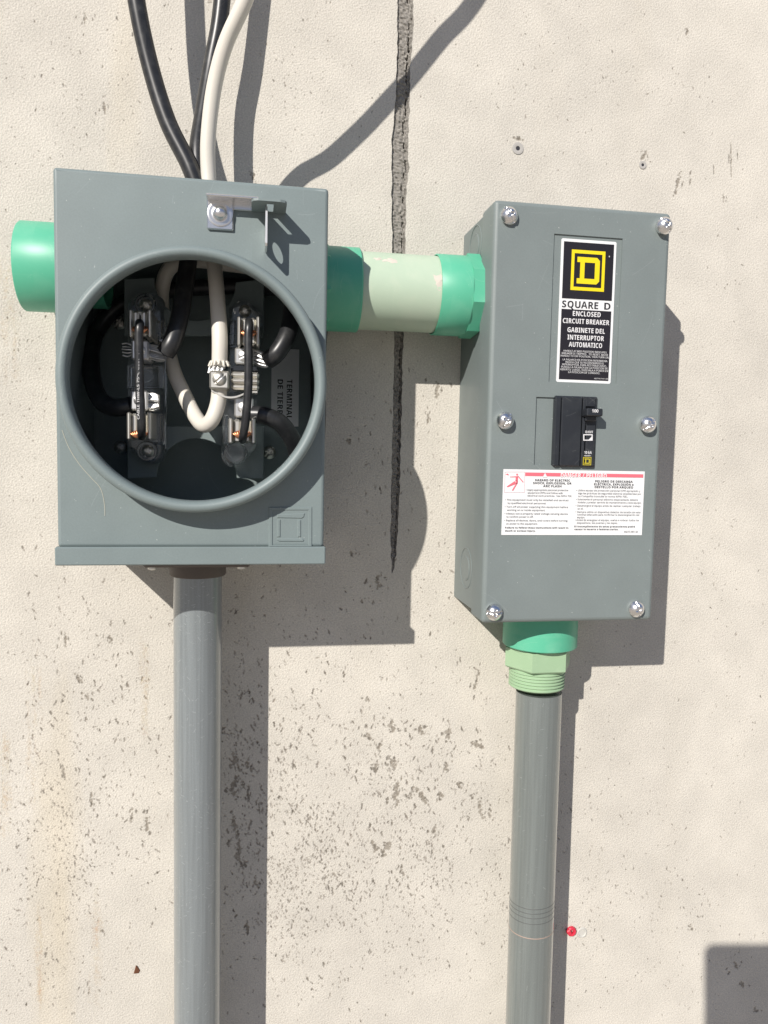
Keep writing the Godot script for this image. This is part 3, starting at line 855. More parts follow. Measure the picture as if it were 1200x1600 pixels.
func build_latch(t: Node3D):
	# chrome angle bracket with a domed bolt
	var s := new_st()
	pbox(s, 323, 309, 365, 359, MF, MF + 0.0022, 0.0008)
	pbox(s, 365, 313, 404, 329, MF, MF + 0.0022, 0.0006)
	var a := P(323, 309, MF + 0.0022); var b := P(404, 318, MF + 0.0022)
	bx(s, Vector3((a.x + b.x) / 2, a.y - 0.0007, MF + 0.0060), Vector3(b.x - a.x, 0.0015, 0.0116), 0.0005)
	var br := part(t, "latch_bracket", s, M.chrome, "chrome angle bracket above the round opening")
	s = new_st()
	var c := P(344, 334, MF + 0.0022)
	lathe(s, c, Vector3(0, 0, 1), [Vector2(0.0078, 0), Vector2(0.0078, 0.0006), Vector2(0.0066, 0.0009), Vector2(0.0056, 0.0007), Vector2(0.0046, 0.0010), Vector2(0.0042, 0.0028), Vector2(0.0032, 0.0044), Vector2(0.0017, 0.0052), Vector2(0, 0.0055)], 32)
	part(br, "bolt", s, M.chrome)
	# painted hasp tongue standing out of the cover, with a slot
	s = new_st()
	var ra := P(393, 329, MF); var rb := P(446, 334, MF)
	var x0 := ra.x; var x1 := rb.x; var y := (ra.y + rb.y) / 2
	var ln := 0.0245
	var slot0 := P(416, 332, MF).x; var slot1 := slot0 + 0.0042
	# drawn in (x, depth), then stood up: local z -> world -y
	var xf := Transform3D(Basis(Vector3(1, 0, 0), Vector3(0, 0, 1), Vector3(0, -1, 0)), Vector3(0, y, MF))
	var k := 0.004
	var pl := PackedVector2Array([Vector2(x0, 0), Vector2(slot0, 0), Vector2(slot0, ln), Vector2(x0 + k, ln), Vector2(x0 + k * 0.3, ln - k * 0.3), Vector2(x0, ln - k)])
	prism(s, pl, -0.0007, 0.0007, 0.0, xf)
	pl = PackedVector2Array([Vector2(slot1, 0), Vector2(x1, 0), Vector2(x1, ln - k), Vector2(x1 - k * 0.3, ln - k * 0.3), Vector2(x1 - k, ln), Vector2(slot1, ln)])
	prism(s, pl, -0.0007, 0.0007, 0.0, xf)
	prism(s, PackedVector2Array([Vector2(slot0, 0), Vector2(slot1, 0), Vector2(slot1, 0.004), Vector2(slot0, 0.004)]), -0.0007, 0.0007, 0.0, xf)
	prism(s, PackedVector2Array([Vector2(slot0, ln - 0.006), Vector2(slot1, ln - 0.006), Vector2(slot1, ln), Vector2(slot0, ln)]), -0.0007, 0.0007, 0.0, xf)
	part(t, "hasp_tongue", s, M.paint, "painted slotted tongue standing out of the cover")
	# bright seal tab hanging edge-on from the tongue, with a round eye
	s = new_st()
	var tx := P(416, 340, MF + 0.01).x
	var h := 0.0245; var d := 0.0185
	var yb := y - 0.001
	xf = Transform3D(Basis(Vector3(0, 0, 1), Vector3(0, 1, 0), Vector3(-1, 0, 0)), Vector3(tx, yb, MF + 0.0006))
	var cc := Vector2(0.0096, -0.0165)
	var n := 40
	var outl := PackedVector2Array()
	for i in n:
		var dir := Vector2.from_angle(TAU * i / n)
		var q := 1e9
		if dir.x > 1e-6: q = minf(q, (d - cc.x) / dir.x)
		if dir.x < -1e-6: q = minf(q, -cc.x / dir.x)
		if dir.y > 1e-6: q = minf(q, -cc.y / dir.y)
		if dir.y < -1e-6: q = minf(q, (-h - cc.y) / dir.y)
		outl.append(cc + dir * minf(q, 0.0175))
	frame(s, outl, circle(cc, 0.0054, n), -0.0006, 0.0006, 0.0, xf)
	part(t, "seal_tab", s, M.alu, "thin bright tab with a round eye, seen edge-on")

# ---------------------------------------------------------------- terminals inside the meter box
func capsule_outline(x0, y0, x1, y1, z, r: float) -> PackedVector2Array:
	var a := e2x(x0, y1, z); var b := e2x(x1, y0, z)
	return rrect(a.x, a.y, b.x, b.y, r, 1.0)[0]

func jaw(parent: Node3D, x0, y0, x1, y1, copper_y: float):
	var s := new_st()
	var zt := 0.100
	var w: float = (x1 - x0) * 0.30
	pbox(s, x0, y0, x0 + w * 0.5, y1, 0.062, zt, 0.0008)
	pbox(s, x1 - w * 0.5, y0, x1, y1, 0.062, zt, 0.0008)
	pbox(s, x0 + w * 0.55, y0 + 2, (x0 + x1) / 2.0 - 1.6, y1 - 1, 0.062, zt - 0.0035, 0.0015)
	pbox(s, (x0 + x1) / 2.0 + 1.6, y0 + 2, x1 - w * 0.55, y1 - 1, 0.062, zt - 0.0035, 0.0015)
	pbox(s, x0 + 1, y0 + 3, x1 - 1, y1 - 2, 0.060, 0.072, 0.0005)
	part(parent, "jaw", s, M.tin)
	s = new_st()
	for i in 9:
		var px := lerpf(x0 + w * 0.45, x1 - w * 0.45, i / 8.0)
		var j := absf(i - 4.0) / 4.0
		tube(s, PackedVector3Array([P(px, copper_y - 4 + 5 * j, 0.0972), P(lerpf(px, (x0 + x1) / 2.0, 0.25), copper_y + 3, 0.0992), P(lerpf(px, (x0 + x1) / 2.0, 0.6), copper_y + 7, 0.0985)]), 0.0009, 6)
	part(parent, "copper_strands", s, M.copper)

func lug(parent: Node3D, x0, y0, x1, y1, zt: float, turn: float):
	var s := new_st()
	pbox(s, x0, y0, x1, y1, 0.066, zt, 0.001)
	var l := part(parent, "lug", s, M.alu)
	var c := P((x0 + x1) / 2.0, (y0 + y1) / 2.0, zt)
	var r := P(x1, y0, zt).distance_to(P(x0, y0, zt)) * 0.33
	var sc := part(l, "lug_screw", screw_mesh(r, 0.0016, turn, false), M.alu)
	sc.position = c + Vector3(0, 0, 0.0001)

func strands(parent: Node3D, a: Vector3, b: Vector3, spread: Vector3, n: int, r: float):
	var s := new_st()
	for i in n:
		var k := (i / float(n - 1) - 0.5)
		var k2 := ((i * 7) % n) / float(n) - 0.5
		var off := spread * k + Vector3(0, 0, k2 * spread.length() * 0.5)
		tube(s, spline([a + off * 0.9, a.lerp(b, 0.5) + off * 1.05, b + off * 0.75 + (b - a) * 0.12 * k2], 4), r, 7)
	part(parent, "strands", s, M.alu)

func build_terminals():
	var t: Node3D = get_node("meter_socket")
	# left block
	var s := new_st()
	prism(s, PackedVector2Array([e2x(199, 468, 0.062), e2x(214, 458, 0.062), e2x(240, 456, 0.062), e2x(254, 466, 0.062), e2x(257, 500, 0.062), e2x(257, 706, 0.062), e2x(252, 720, 0.062), e2x(240, 725, 0.062), e2x(224, 720, 0.062), e2x(199, 700, 0.062)]), 0.0445, 0.062, 0.0025)
	prism(s, PackedVector2Array([e2x(238, 500, 0.075), e2x(256, 500, 0.075), e2x(256, 530, 0.075), e2x(238, 530, 0.075)]), 0.0622, 0.075, 0.002)
	prism(s, PackedVector2Array([e2x(239, 646, 0.072), e2x(255, 646, 0.072), e2x(255, 695, 0.072), e2x(239, 695, 0.072)]), 0.0622, 0.072, 0.002)
	for q in [[228, 477], [231, 705]]:
		lathe(s, P(q[0], q[1], 0.0622), Vector3(0, 0, 1), [Vector2(0.0072, 0), Vector2(0.0072, 0.004), Vector2(0.0064, 0.0052), Vector2(0.0052, 0.0052), Vector2(0.005, 0.0)], 28)
	frame(s, PackedVector2Array([e2x(198, 607, 0.068), e2x(255, 607, 0.068), e2x(255, 570, 0.068), e2x(198, 570, 0.068)]), PackedVector2Array([e2x(204, 603, 0.068), e2x(247, 603, 0.068), e2x(247, 574, 0.068), e2x(204, 574, 0.068)]), 0.0622, 0.068, 0.0008)
	lathe(s, P(229, 588, 0.0622), Vector3(0, 0, 1), [Vector2(0.0046, 0), Vector2(0.0046, 0.002), Vector2(0.0036, 0.002), Vector2(0.0034, 0.0)], 24)
	var bl := part(t, "terminal_block", s, M.clear, "clear plastic terminal block with its upper lug fed from the right")
	for q in [[228, 477, 0.4], [231, 705, 1.1]]:
		var sc := part(bl, "block_screw", screw_mesh(0.0042, 0.0022, q[2]), M.tin)
		sc.position = P(q[0], q[1], 0.0632)
	jaw(bl, 201, 483, 236, 526, 512)
	jaw(bl, 198, 644, 236, 687, 676)
	lug(bl, 205, 531, 232, 562, 0.093, 1.2)
	lug(bl, 204, 610, 231, 641, 0.093, -0.6)
	strands(bl, P(191, 546, 0.082), P(206, 547, 0.083), Vector3(0, 0.008, 0), 5, 0.0006)
	strands(bl, P(231, 548, 0.084), P(258, 556, 0.088), Vector3(0.001, 0.0085, 0), 9, 0.0009)
	strands(bl, P(230, 628, 0.086), P(248, 628, 0.088), Vector3(0, 0.010, 0), 9, 0.0012)
	# right block
	s = new_st()
	var z := 0.062
	prism(s, PackedVector2Array([e2x(358, 480, z), e2x(370, 470, z), e2x(388, 470, z), e2x(402, 482, z), e2x(411, 492, z), e2x(411, 530, z), e2x(404, 545, z), e2x(400, 700, z), e2x(388, 716, z), e2x(376, 724, z), e2x(360, 730, z), e2x(348, 722, z), e2x(345, 708, z), e2x(350, 600, z), e2x(354, 545, z)]), 0.0445, z, 0.0025)
	lathe(s, P(368, 708, 0.0622), Vector3(0, 0, 1), [Vector2(0.0078, 0), Vector2(0.0078, 0.009), Vector2(0.0068, 0.0105), Vector2(0.0054, 0.0105), Vector2(0.005, 0.003), Vector2(0, 0.0028)], 32)
	prism(s, PackedVector2Array([e2x(350, 648, 0.074), e2x(358, 648, 0.074), e2x(356, 694, 0.074), e2x(348, 694, 0.074)]), 0.0622, 0.074, 0.001)
	prism(s, PackedVector2Array([e2x(360, 500, 0.074), e2x(369, 500, 0.074), e2x(367, 540, 0.074), e2x(358, 540, 0.074)]), 0.0622, 0.074, 0.001)
	var brk := part(t, "terminal_block", s, M.clear, "clear plastic terminal block carrying the neutral lug with the white cable")
	var sc2 := part(brk, "block_screw", screw_mesh(0.0042, 0.0022, 0.4), M.tin)
	sc2.position = P(383, 486, 0.0625)
	jaw(brk, 371, 494, 406, 540, 518)
	jaw(brk, 357, 653, 399, 693, 676)
	lug(brk, 367, 543, 397, 569, 0.092, 0.5)
	lug(brk, 366, 621, 396, 652, 0.090, 1.4)
	strands(brk, P(396, 556, 0.085), P(419, 566, 0.088), Vector3(0.001, 0.009, 0), 11, 0.0008)
	# neutral bar: lug with big slotted screw, ribbed clip and the curved strap below
	s = new_st()
	pbox(s, 327, 579, 358, 608, 0.076, 0.0975, 0.0012)
	var nl := part(brk, "neutral_lug", s, M.tin)
	var ns := part(nl, "neutral_screw", screw_mesh(0.0046, 0.002, 0.75, false), M.tin)
	ns.position = P(343, 592, 0.0976)
	s = new_st()
	for k in 3: pbox(s, 361, 581 + k * 9.4, 405, 590 + k * 9.4, 0.070, 0.094 - absf(k - 1) * 0.0015, 0.0014)
	part(brk, "neutral_clip", s, M.tin)
	s = new_st()
	var strap := []
	for i in 9:
		var u := i / 8.0
		strap.append(P(lerpf(331, 402, u), 611 + 10 * sin(PI * minf(u * 1.25, 1.0)) + 3 * u, 0.086))
	var sp := spline(strap, 3)
	for i in sp.size() - 1:
		for k in 2:
			var dz := 0.0006 * (1 if k else -1)
			quad(s, sp[i] + Vector3(0, dz, 0.008), sp[i + 1] + Vector3(0, dz, 0.008), sp[i + 1] + Vector3(0, dz, -0.008), sp[i] + Vector3(0, dz, -0.008), Vector3(0, dz, 0))
		quad(s, sp[i] + Vector3(0, 0.0006, 0.008), sp[i + 1] + Vector3(0, 0.0006, 0.008), sp[i + 1] + Vector3(0, -0.0006, 0.008), sp[i] + Vector3(0, -0.0006, 0.008), Vector3(0, 0, 1))
	part(brk, "neutral_strap", s, M.tin)
	# insulating shield above the neutral clip
	s = new_st()
	prism(s, PackedVector2Array([e2x(360, 576, 0.090), e2x(374, 569, 0.090), e2x(400, 573, 0.090), e2x(404, 580, 0.090), e2x(361, 580, 0.090)]), 0.064, 0.090, 0.0006)
	part(brk, "insulating_shield", s, M.bakelite)
	strands(brk, P(335, 583, 0.090), P(342, 566, 0.089), Vector3(0.0085, 0, 0), 6, 0.0010)

# ---------------------------------------------------------------- breaker enclosure
const BX0 := 0.1677
const BX1 := 0.3030
const BY0 := -0.1252
const BY1 := 0.1779
const BF := 0.085

func build_breaker_box():
	var t := thing("breaker_enclosure", "tall grey steel box with warning labels and six domed screws", "breaker box", Vector3((BX0 + BX1) / 2, BY0, 0))
	var ins := 0.0018
	var s := new_st()
	var rr := rrect(BX0 + ins, BY0 + ins + 0.0015, BX1 - ins, BY1 - ins, 0.0015, 0.02)
	var pts: PackedVector2Array = rr[0]
	for i in pts.size():
		var j := (i + 1) % pts.size()
		var o: Vector2 = rr[1][i]
		quad(s, Vector3(pts[i].x, pts[i].y, 0.0), Vector3(pts[j].x, pts[j].y, 0.0), Vector3(pts[j].x, pts[j].y, BF - 0.003), Vector3(pts[i].x, pts[i].y, BF - 0.003), Vector3(o.x, o.y, 0))
	bx(s, Vector3((BX0 + BX1) / 2, (BY0 + BY1) / 2, 0.0022), Vector3(BX1 - BX0 - 0.006, BY1 - BY0 - 0.008, 0.0016), 0.0)
	var body := part(t, "case", s, M.paint2)
	# cover: flat front with a sunk label field and a sunk window, rounded edges
	s = new_st()
	var b := 0.0032
	var la := e2x(866, 365, BF); var lb := e2x(963, 600, BF)
	var wa := e2x(838, 620, BF); var wb := e2x(864, 727, BF); var ka := e2x(931, 625, BF)
	var xs := [BX0 + b, wa.x, la.x, wb.x, ka.x, lb.x, BX1 - b]
	xs.sort()
	var ys := [BY1 - b, la.y, lb.y, wa.y, wb.y, BY0 + b]
	var hgt := func(cx: float, cy: float) -> float:
		if cx > la.x and cx < lb.x and cy < la.y and cy > lb.y: return -0.0011
		if cx > wa.x and cx < ka.x and cy < wa.y and cy > wb.y: return -0.0014
		return 0.0
	for i in xs.size() - 1:
		for j in ys.size() - 1:
			var h: float = hgt.call((xs[i] + xs[i + 1]) / 2, (ys[j] + ys[j + 1]) / 2)
			quad(s, Vector3(xs[i], ys[j], BF + h), Vector3(xs[i + 1], ys[j], BF + h), Vector3(xs[i + 1], ys[j + 1], BF + h), Vector3(xs[i], ys[j + 1], BF + h), Vector3(0, 0, 1))
			if h < 0.0:
				for e in [[xs[i], xs[i], ys[j], ys[j + 1], Vector3(1, 0, 0)], [xs[i + 1], xs[i + 1], ys[j], ys[j + 1], Vector3(-1, 0, 0)], [xs[i], xs[i + 1], ys[j], ys[j], Vector3(0, -1, 0)], [xs[i], xs[i + 1], ys[j + 1], ys[j + 1], Vector3(0, 1, 0)]]:
					var mx: float = (e[0] + e[1]) / 2 - e[4].x * 1e-4; var my: float = (e[2] + e[3]) / 2 - e[4].y * 1e-4
					if hgt.call(mx, my) > h - 1e-5 and hgt.call(mx, my) != h:
						quad(s, Vector3(e[0], e[2], BF), Vector3(e[1], e[3], BF), Vector3(e[1], e[3], BF + h), Vector3(e[0], e[2], BF + h), e[4])
	cover_edge(s, rrect(BX0, BY0, BX1, BY1, b, 0.03), BF, b, BF - 0.027)
	var cover := part(t, "cover", s, M.paint2)
	# knockouts pressed into the left side
	for q in [[722, 888, 0.0165], [738, 385, 0.0165]]:
		s = new_st()
		var c := Vector3(BX0 + ins, P(q[0], q[1], 0.036).y, 0.034)
		var xf := Transform3D(Basis(Vector3(0, 0, 1), Vector3(0, 1, 0), Vector3(-1, 0, 0)), c)
		for r in [0.0165, 0.0100]:
			frame(s, circle(Vector2.ZERO, r, 40), circle(Vector2.ZERO, r - 0.0009, 40), 0.0, 0.0004, 0.0002, xf)
		prism(s, circle(Vector2.ZERO, 0.0092, 32), 0.0, 0.0005, 0.0003, xf)
		part(body, "knockout", s, M.paint2)
	# six cover screws
	var k := 0
	for q in [[797, 336], [1038, 353], [789, 657], [1012, 663], [773, 957], [996, 952]]:
		s = screw_mesh(0.0063, 0.0042, [2.1, 2.3, 1.0, 0.7, 0.0, 1.9][k], true, true)
		var w: Vector3 = P(q[0], q[1], BF + 0.003)
		var o := part(cover, "cover_screw", s, M.chrome)
		o.position = Vector3(w.x, w.y, BF + (0.0042 if k in [1, 2, 3] else 0.0022))
		k += 1
	build_name_label(cover)
	build_danger_label(cover)

func fill_rect3(s: SurfaceTool, a: Vector2, b: Vector2, z: float, th := 0.00025):
	bx(s, Vector3((a.x + b.x) / 2, (a.y + b.y) / 2, z - th / 2), Vector3(absf(b.x - a.x), absf(a.y - b.y), th), 0.0)

func build_name_label(cover: Node3D):
	var z := BF - 0.0006
	var a := e2x(876.5, 372, z); var b := e2x(959.5, 600, z)
	var c0 := e2x(874, 482, z).x; var c1 := e2x(961, 482, z).x
	a.x = c0 - 0.0003; b.x = c1 - 0.001
	var W := b.x - a.x; var H := a.y - b.y
	var s := new_st()
	prism(s, rrect(a.x, b.y, b.x, a.y, 0.0012, 1.0)[0], z - 0.0004, z, 0.0)
	var lab := part(cover, "name_label", s, M.sticker_white, "black and white sticker with a yellow square emblem")
	var uv := func(u: float, v: float) -> Vector2: return Vector2(a.x + W * u, a.y - H * v)
	s = new_st()
	fill_rect3(s, uv.call(0.045, 0.02), uv.call(0.955, 0.413), z + 0.0002, 0.0002)
	fill_rect3(s, uv.call(0.045, 0.487), uv.call(0.955, 0.98), z + 0.0002, 0.0002)
	part(lab, "black_field", s, M.sticker_black)
	s = new_st()
	text_uv(s, "SQUARE", true, a, W, H, 0.05, 0.71, 0.452, 0.058, z + 0.00025)
	text_uv(s, "D", true, a, W, H, 0.82, 0.935, 0.452, 0.058, z + 0.00025)
	fill_rect3(s, uv.call(0.795, 0.4280), uv.call(0.85, 0.4325), z + 0.00025)
	fill_rect3(s, uv.call(0.795, 0.4715), uv.call(0.85, 0.4760), z + 0.00025)
	part(lab, "black_lettering", s, M.ink)
	# yellow emblem: square outline with a slab letter inside
	s = new_st()
	var zz := z + 0.0004
	emblem(s, uv.call(0.19, 0.073), uv.call(0.80, 0.353), zz)
	part(lab, "emblem", s, M.yellow)
	s = new_st()
	var rc: Vector2 = uv.call(0.875, 0.105)
	frame(s, circle(rc, 0.0011, 20), circle(rc, 0.0008, 20), z + 0.0002, z + 0.0004)
	text_at(s, "R", true, Transform3D(Basis.IDENTITY, Vector3(rc.x - 0.0004, rc.y, z + 0.00035)), 0.0008, 0.001)
	part(lab, "registered_mark", s, M.white_ink)
	s = new_st()
	for l in [["ENCLOSED", 0.25, 0.76, 0.515, 0.0415, true], ["CIRCUIT BREAKER", 0.075, 0.925, 0.568, 0.0415, true], ["GABINETE DEL", 0.165, 0.85, 0.630, 0.0415, true], ["INTERRUPTOR", 0.17, 0.84, 0.682, 0.0415, true], ["AUTOMATICO", 0.20, 0.81, 0.732, 0.0415, true],
			["HANDLE AT MID POSITION INDICATES", 0.11, 0.90, 0.7790, 0.0160, false], ["BREAKER IS TRIPPED.  TO RESET, MOVE", 0.08, 0.93, 0.7965, 0.0160, false], ["HANDLE TO OFF POSITION, THEN TURN ON.", 0.06, 0.95, 0.8140, 0.0160, false],
			["LA PALANCA EN POSICION INTERMEDIA", 0.10, 0.92, 0.8400, 0.0160, false], ["INDICA QUE SE HA DISPARADO EL", 0.15, 0.86, 0.8575, 0.0160, false], ["INTERRUPTOR. PARA RESTABLECERLO,", 0.09, 0.91, 0.8750, 0.0160, false],
			["PONGA LA PALANCA EN LA POSICION DE", 0.08, 0.93, 0.8925, 0.0160, false], ["ABIERTO; LUEGO, VUELVALA A PONER EN", 0.06, 0.94, 0.9100, 0.0160, false], ["LA POSICION DE CERRADO.", 0.21, 0.79, 0.9275, 0.0160, false], ["40274-791-04", 0.69, 0.945, 0.966, 0.010, false]]:
		text_uv(s, l[0], true if l[5] else false, a, W, H, l[1], l[2], l[3], l[4], z + 0.00035)
	part(lab, "white_lettering", s, M.white_ink)

func text_uv(s: SurfaceTool, t: String, bold: bool, a: Vector2, W: float, H: float, u0: float, u1: float, v: float, cap: float, z: float):
	text_at(s, t, bold, Transform3D(Basis.IDENTITY, Vector3(a.x + W * u0, a.y - H * v, z)), W * (u1 - u0), H * cap * 0.82)

func emblem(s: SurfaceTool, a: Vector2, b: Vector2, z: float):
	var w := b.x - a.x; var h := a.y - b.y
	var p := func(u: float, v: float) -> Vector2: return Vector2(a.x + w * u, a.y - h * v)
	var k := 0.085
	frame(s, PackedVector2Array([p.call(0, 1), p.call(1, 1), p.call(1, 0), p.call(0, 0)]), PackedVector2Array([p.call(k, 1 - k), p.call(1 - k, 1 - k), p.call(1 - k, k), p.call(k, k)]), z - 0.0002, z)
	var pr := func(l: Array):
		var q := PackedVector2Array()
		for e in l: q.append(p.call(e[0], e[1]))
		prism(s, q, z - 0.0002, z, 0.0)
	pr.call([[0.175, 0.17], [0.76, 0.17], [0.845, 0.245], [0.845, 0.30], [0.175, 0.30]])
	pr.call([[0.175, 0.70], [0.845, 0.70], [0.845, 0.755], [0.76, 0.83], [0.175, 0.83]])
	pr.call([[0.265, 0.30], [0.395, 0.30], [0.395, 0.70], [0.265, 0.70]])
	pr.call([[0.705, 0.30], [0.845, 0.30], [0.845, 0.70], [0.705, 0.70]])

func build_danger_label(cover: Node3D):
	var z := BF + 0.0003
	var cx := func(x: float) -> float: return 770.0 + x / 4.8
	var cy := func(y: float) -> float: return 725.0 + y / 4.8
	var s := new_st()
	var tl := e2x(785.0, 785, z); var br := e2x(1005.2, 785, z)
	var y0 := e2x(895, 734.8, z).y; var y1 := e2x(893, 836, z).y
	bx(s, Vector3((tl.x + br.x) / 2, (y0 + y1) / 2, z - 0.0001), Vector3(br.x - tl.x, y0 - y1, 0.0003), 0.0)
	z += 0.0001
	var lab := part(cover, "warning_label", s, M.sticker_white, "white warning sticker with a red bar and small print")
	s = new_st()
	var r2 := func(xa, ya, xb, yb, zz): fill_rect3(s, e2x(cx.call(xa), cy.call((ya + yb) / 2), z) + Vector2(0, (yb - ya) / 2 / 4.8 * 0.000446), e2x(cx.call(xb), cy.call((ya + yb) / 2), z) - Vector2(0, (yb - ya) / 2 / 4.8 * 0.000446), zz)
	r2.call(243, 62, 1128, 105, z + 0.0002)
	# falling figure struck by a bolt
	var pt := func(x, y) -> Vector2: return e2x(cx.call(x), cy.call(y), z)
	prism(s, circle(pt.call(182, 79), 0.0007, 14), z, z + 0.0002, 0.0)
	for g in [[[172, 92], [190, 90], [186, 128], [170, 124]], [[186, 92], [192, 90], [230, 134], [226, 140]], [[172, 92], [172, 99], [128, 99], [128, 95]], [[168, 122], [188, 126], [186, 140], [176, 150]], [[164, 128], [176, 148], [110, 174], [104, 168]], [[178, 140], [188, 140], [152, 200], [142, 198]], [[96, 76], [112, 72], [122, 84], [106, 82]]]:
		var q := PackedVector2Array()
		for e in g: q.append(pt.call(e[0], e[1]))
		prism(s, q, z, z + 0.0002, 0.0)
	part(lab, "red_print", s, M.red_print)
	s = new_st()
	frame(s, PackedVector2Array([pt.call(86, 214), pt.call(238, 214), pt.call(240, 58), pt.call(90, 58)]), PackedVector2Array([pt.call(88, 212), pt.call(236, 212), pt.call(238, 60), pt.call(92, 60)]), z, z + 0.0002)
	part(lab, "figure_frame", s, mat(lin(0.60, 0.42, 0.45), 0.5))
	s = new_st()
	text_px(s, "DANGER / PELIGRO", cx.call(510), cx.call(855), cy.call(86), 6.2, z + 0.0003, true)
	part(lab, "white_lettering", s, M.white_ink)
	s = new_st()
	prism(s, PackedVector2Array([pt.call(374, 99), pt.call(408, 99), pt.call(391, 66)]), z + 0.0002, z + 0.0003, 0.0)
	part(lab, "warning_triangle", s, M.white_ink)
	s = new_st()
	for l in [["HAZARD OF ELECTRIC", 318, 580, 122, 20], ["SHOCK, EXPLOSION, OR", 302, 590, 144, 20], ["ARC FLASH", 378, 515, 166, 20], ["PELIGRO DE DESCARGA", 768, 1050, 131, 20], ["ELÉCTRICA, EXPLOSIÓN o", 760, 1056, 153, 20], ["DESTELLO POR ARQUEO", 764, 1052, 174, 20],
			["Failure to follow these instructions will result in", 92, 566, 478, 15], ["death or serious injury.", 92, 320, 501, 15], ["El incumplimiento de estas precauciones podrá", 612, 1066, 469, 15], ["causar la muerte o lesiones serias.", 612, 942, 490, 15]]:
		text_px(s, l[0], cx.call(l[1]), cx.call(l[2]), cy.call(l[3]), l[4] / 4.8 * 0.72, z + 0.0003, true)
	for l in [["• Apply appropriate personal protective", 248, 566, 195], ["equipment (PPE) and follow safe", 262, 524, 217], ["electrical work practices.  See NFPA 70E.", 260, 594, 239], ["• This equipment must only be installed and serviced", 92, 566, 270], ["by qualified electrical personnel.", 112, 400, 294],
			["• Turn off all power supplying this equipment before", 90, 564, 322], ["working on or inside equipment.", 106, 394, 346], ["• Always use a properly rated voltage sensing device", 88, 562, 373], ["to confirm power is off.", 102, 304, 396], ["• Replace all devices, doors, and covers before turning", 86, 560, 424], ["on power to this equipment.", 100, 336, 448],
			["• Utilice equipo de protección personal (EPP) apropiado y", 626, 1106, 200], ["siga las prácticas de seguridad eléctrica establecidas por", 640, 1114, 222], ["su Compañía (consulte la norma NFPA 70E).", 640, 1012, 243], ["• Solamente el personal eléctrico especializado deberá", 624, 1086, 267], ["instalar y prestar servicio de mantenimiento a este equipo.", 638, 1114, 289],
			["• Desenergice el equipo antes de realizar cualquier trabajo", 622, 1108, 314], ["en él.", 636, 680, 335], ["• Siempre utilice un dispositivo detector de tensión de valor", 620, 1110, 361], ["nominal adecuado para confirmar la desenergización del", 634, 1098, 381], ["equipo.", 632, 692, 400], ["• Antes de energizar el equipo, vuelva a colocar todos los", 616, 1096, 421], ["dispositivos, las puertas y las tapas.", 630, 936, 442], ["40273-981-02", 984, 1088, 508]]:
		text_px(s, l[0], cx.call(l[1]), cx.call(l[2]), cy.call(l[3]), 2.5, z + 0.0003)
	part(lab, "black_lettering", s, M.ink)

# ---------------------------------------------------------------- circuit breaker in the window of the cover
func build_breaker():
	var z0 := BF - 0.001
	var base := P(898, 729, z0)
	var t := thing("circuit_breaker", "black moulded circuit breaker with its toggle handle, set in the grey cover", "circuit breaker", base)
	var s := new_st()
	var zf := BF + 0.0035
	pbox(s, 865.5, 619, 932, 729.5, BF - 0.035, zf - 0.0016, 0.0008)
	# stepped front: main slab, chamfered bottom, narrow strip beside the toggle
	pbox(s, 877, 620, 908.5, 728, zf - 0.002, zf + 0.0006, 0.0007)
	pbox(s, 867, 620, 875.6, 728.5, zf - 0.002, zf - 0.0004, 0.0006)
	pbox(s, 909.8, 620, 914.4, 728, zf - 0.002, zf + 0.0002, 0.0005)
	pbox(s, 915.4, 664, 929.5, 728, zf - 0.002, zf + 0.0004, 0.0006)
	pbox(s, 915.4, 620, 930.5, 636, zf - 0.002, zf + 0.0004, 0.0006)
	var body := part(t, "body", s, M.bakelite)
	# toggle thrown to the top, standing well out of the front
	s = new_st()
	var hp := P(931, 644, zf + 0.009)
	prism(s, rrect(-0.0066, -0.0027, 0.0056, 0.0027, 0.0009, 1.0)[0], -0.012, 0.0, 0.0007, Transform3D(Basis(Vector3(1, 0, 0), -0.06), Vector3(hp.x, hp.y, hp.z)))
	prism(s, rrect(-0.0048, -0.0062, 0.0040, -0.0020, 0.0009, 1.0)[0], -0.012, -0.0062, 0.0007, Transform3D(Basis.IDENTITY, Vector3(hp.x, hp.y, hp.z)))
	var han := part(t, "toggle_handle", s, M.bakelite, "black toggle handle marked 100")
	s = new_st()
	text_px(s, "100", 925, 935, 642, 4.6, zf + 0.0096, true)
	part(han, "rating_lettering", s, M.white_ink)
	s = new_st()
	var zz := zf + 0.0006
	text_px(s, "O/OFF", 914.5, 926.5, 675, 3.6, zz, true)
	part(body, "switch_lettering", s, M.white_ink)
	s = new_st()
	text_px(s, "10 kA", 913, 924.5, 707, 4.0, zz, true)
	text_px(s, "120/240V~", 912.5, 923.5, 712, 1.6, zz, true)
	part(body, "rating_lettering", s, M.white_ink)
	s = new_st()
	frame(s, PackedVector2Array([e2x(911.5, 688.5, zz), e2x(926, 688.5, zz), e2x(926, 678.5, zz), e2x(911.5, 678.5, zz)]), PackedVector2Array([e2x(913, 687, zz), e2x(924.5, 687, zz), e2x(924.5, 680, zz), e2x(913, 680, zz)]), zz - 0.0002, zz)
	prism(s, PackedVector2Array([e2x(920, 687, zz), e2x(924.5, 687, zz), e2x(924.5, 682.5, zz)]), zz - 0.0002, zz, 0.0)
	part(body, "indicator_window", s, M.white_ink)
	s = new_st()
	emblem(s, e2x(911.2, 714, zz), e2x(923.6, 727, zz), zz)
	part(body, "emblem", s, mat(lin(0.45, 0.38, 0.03), 0.4))

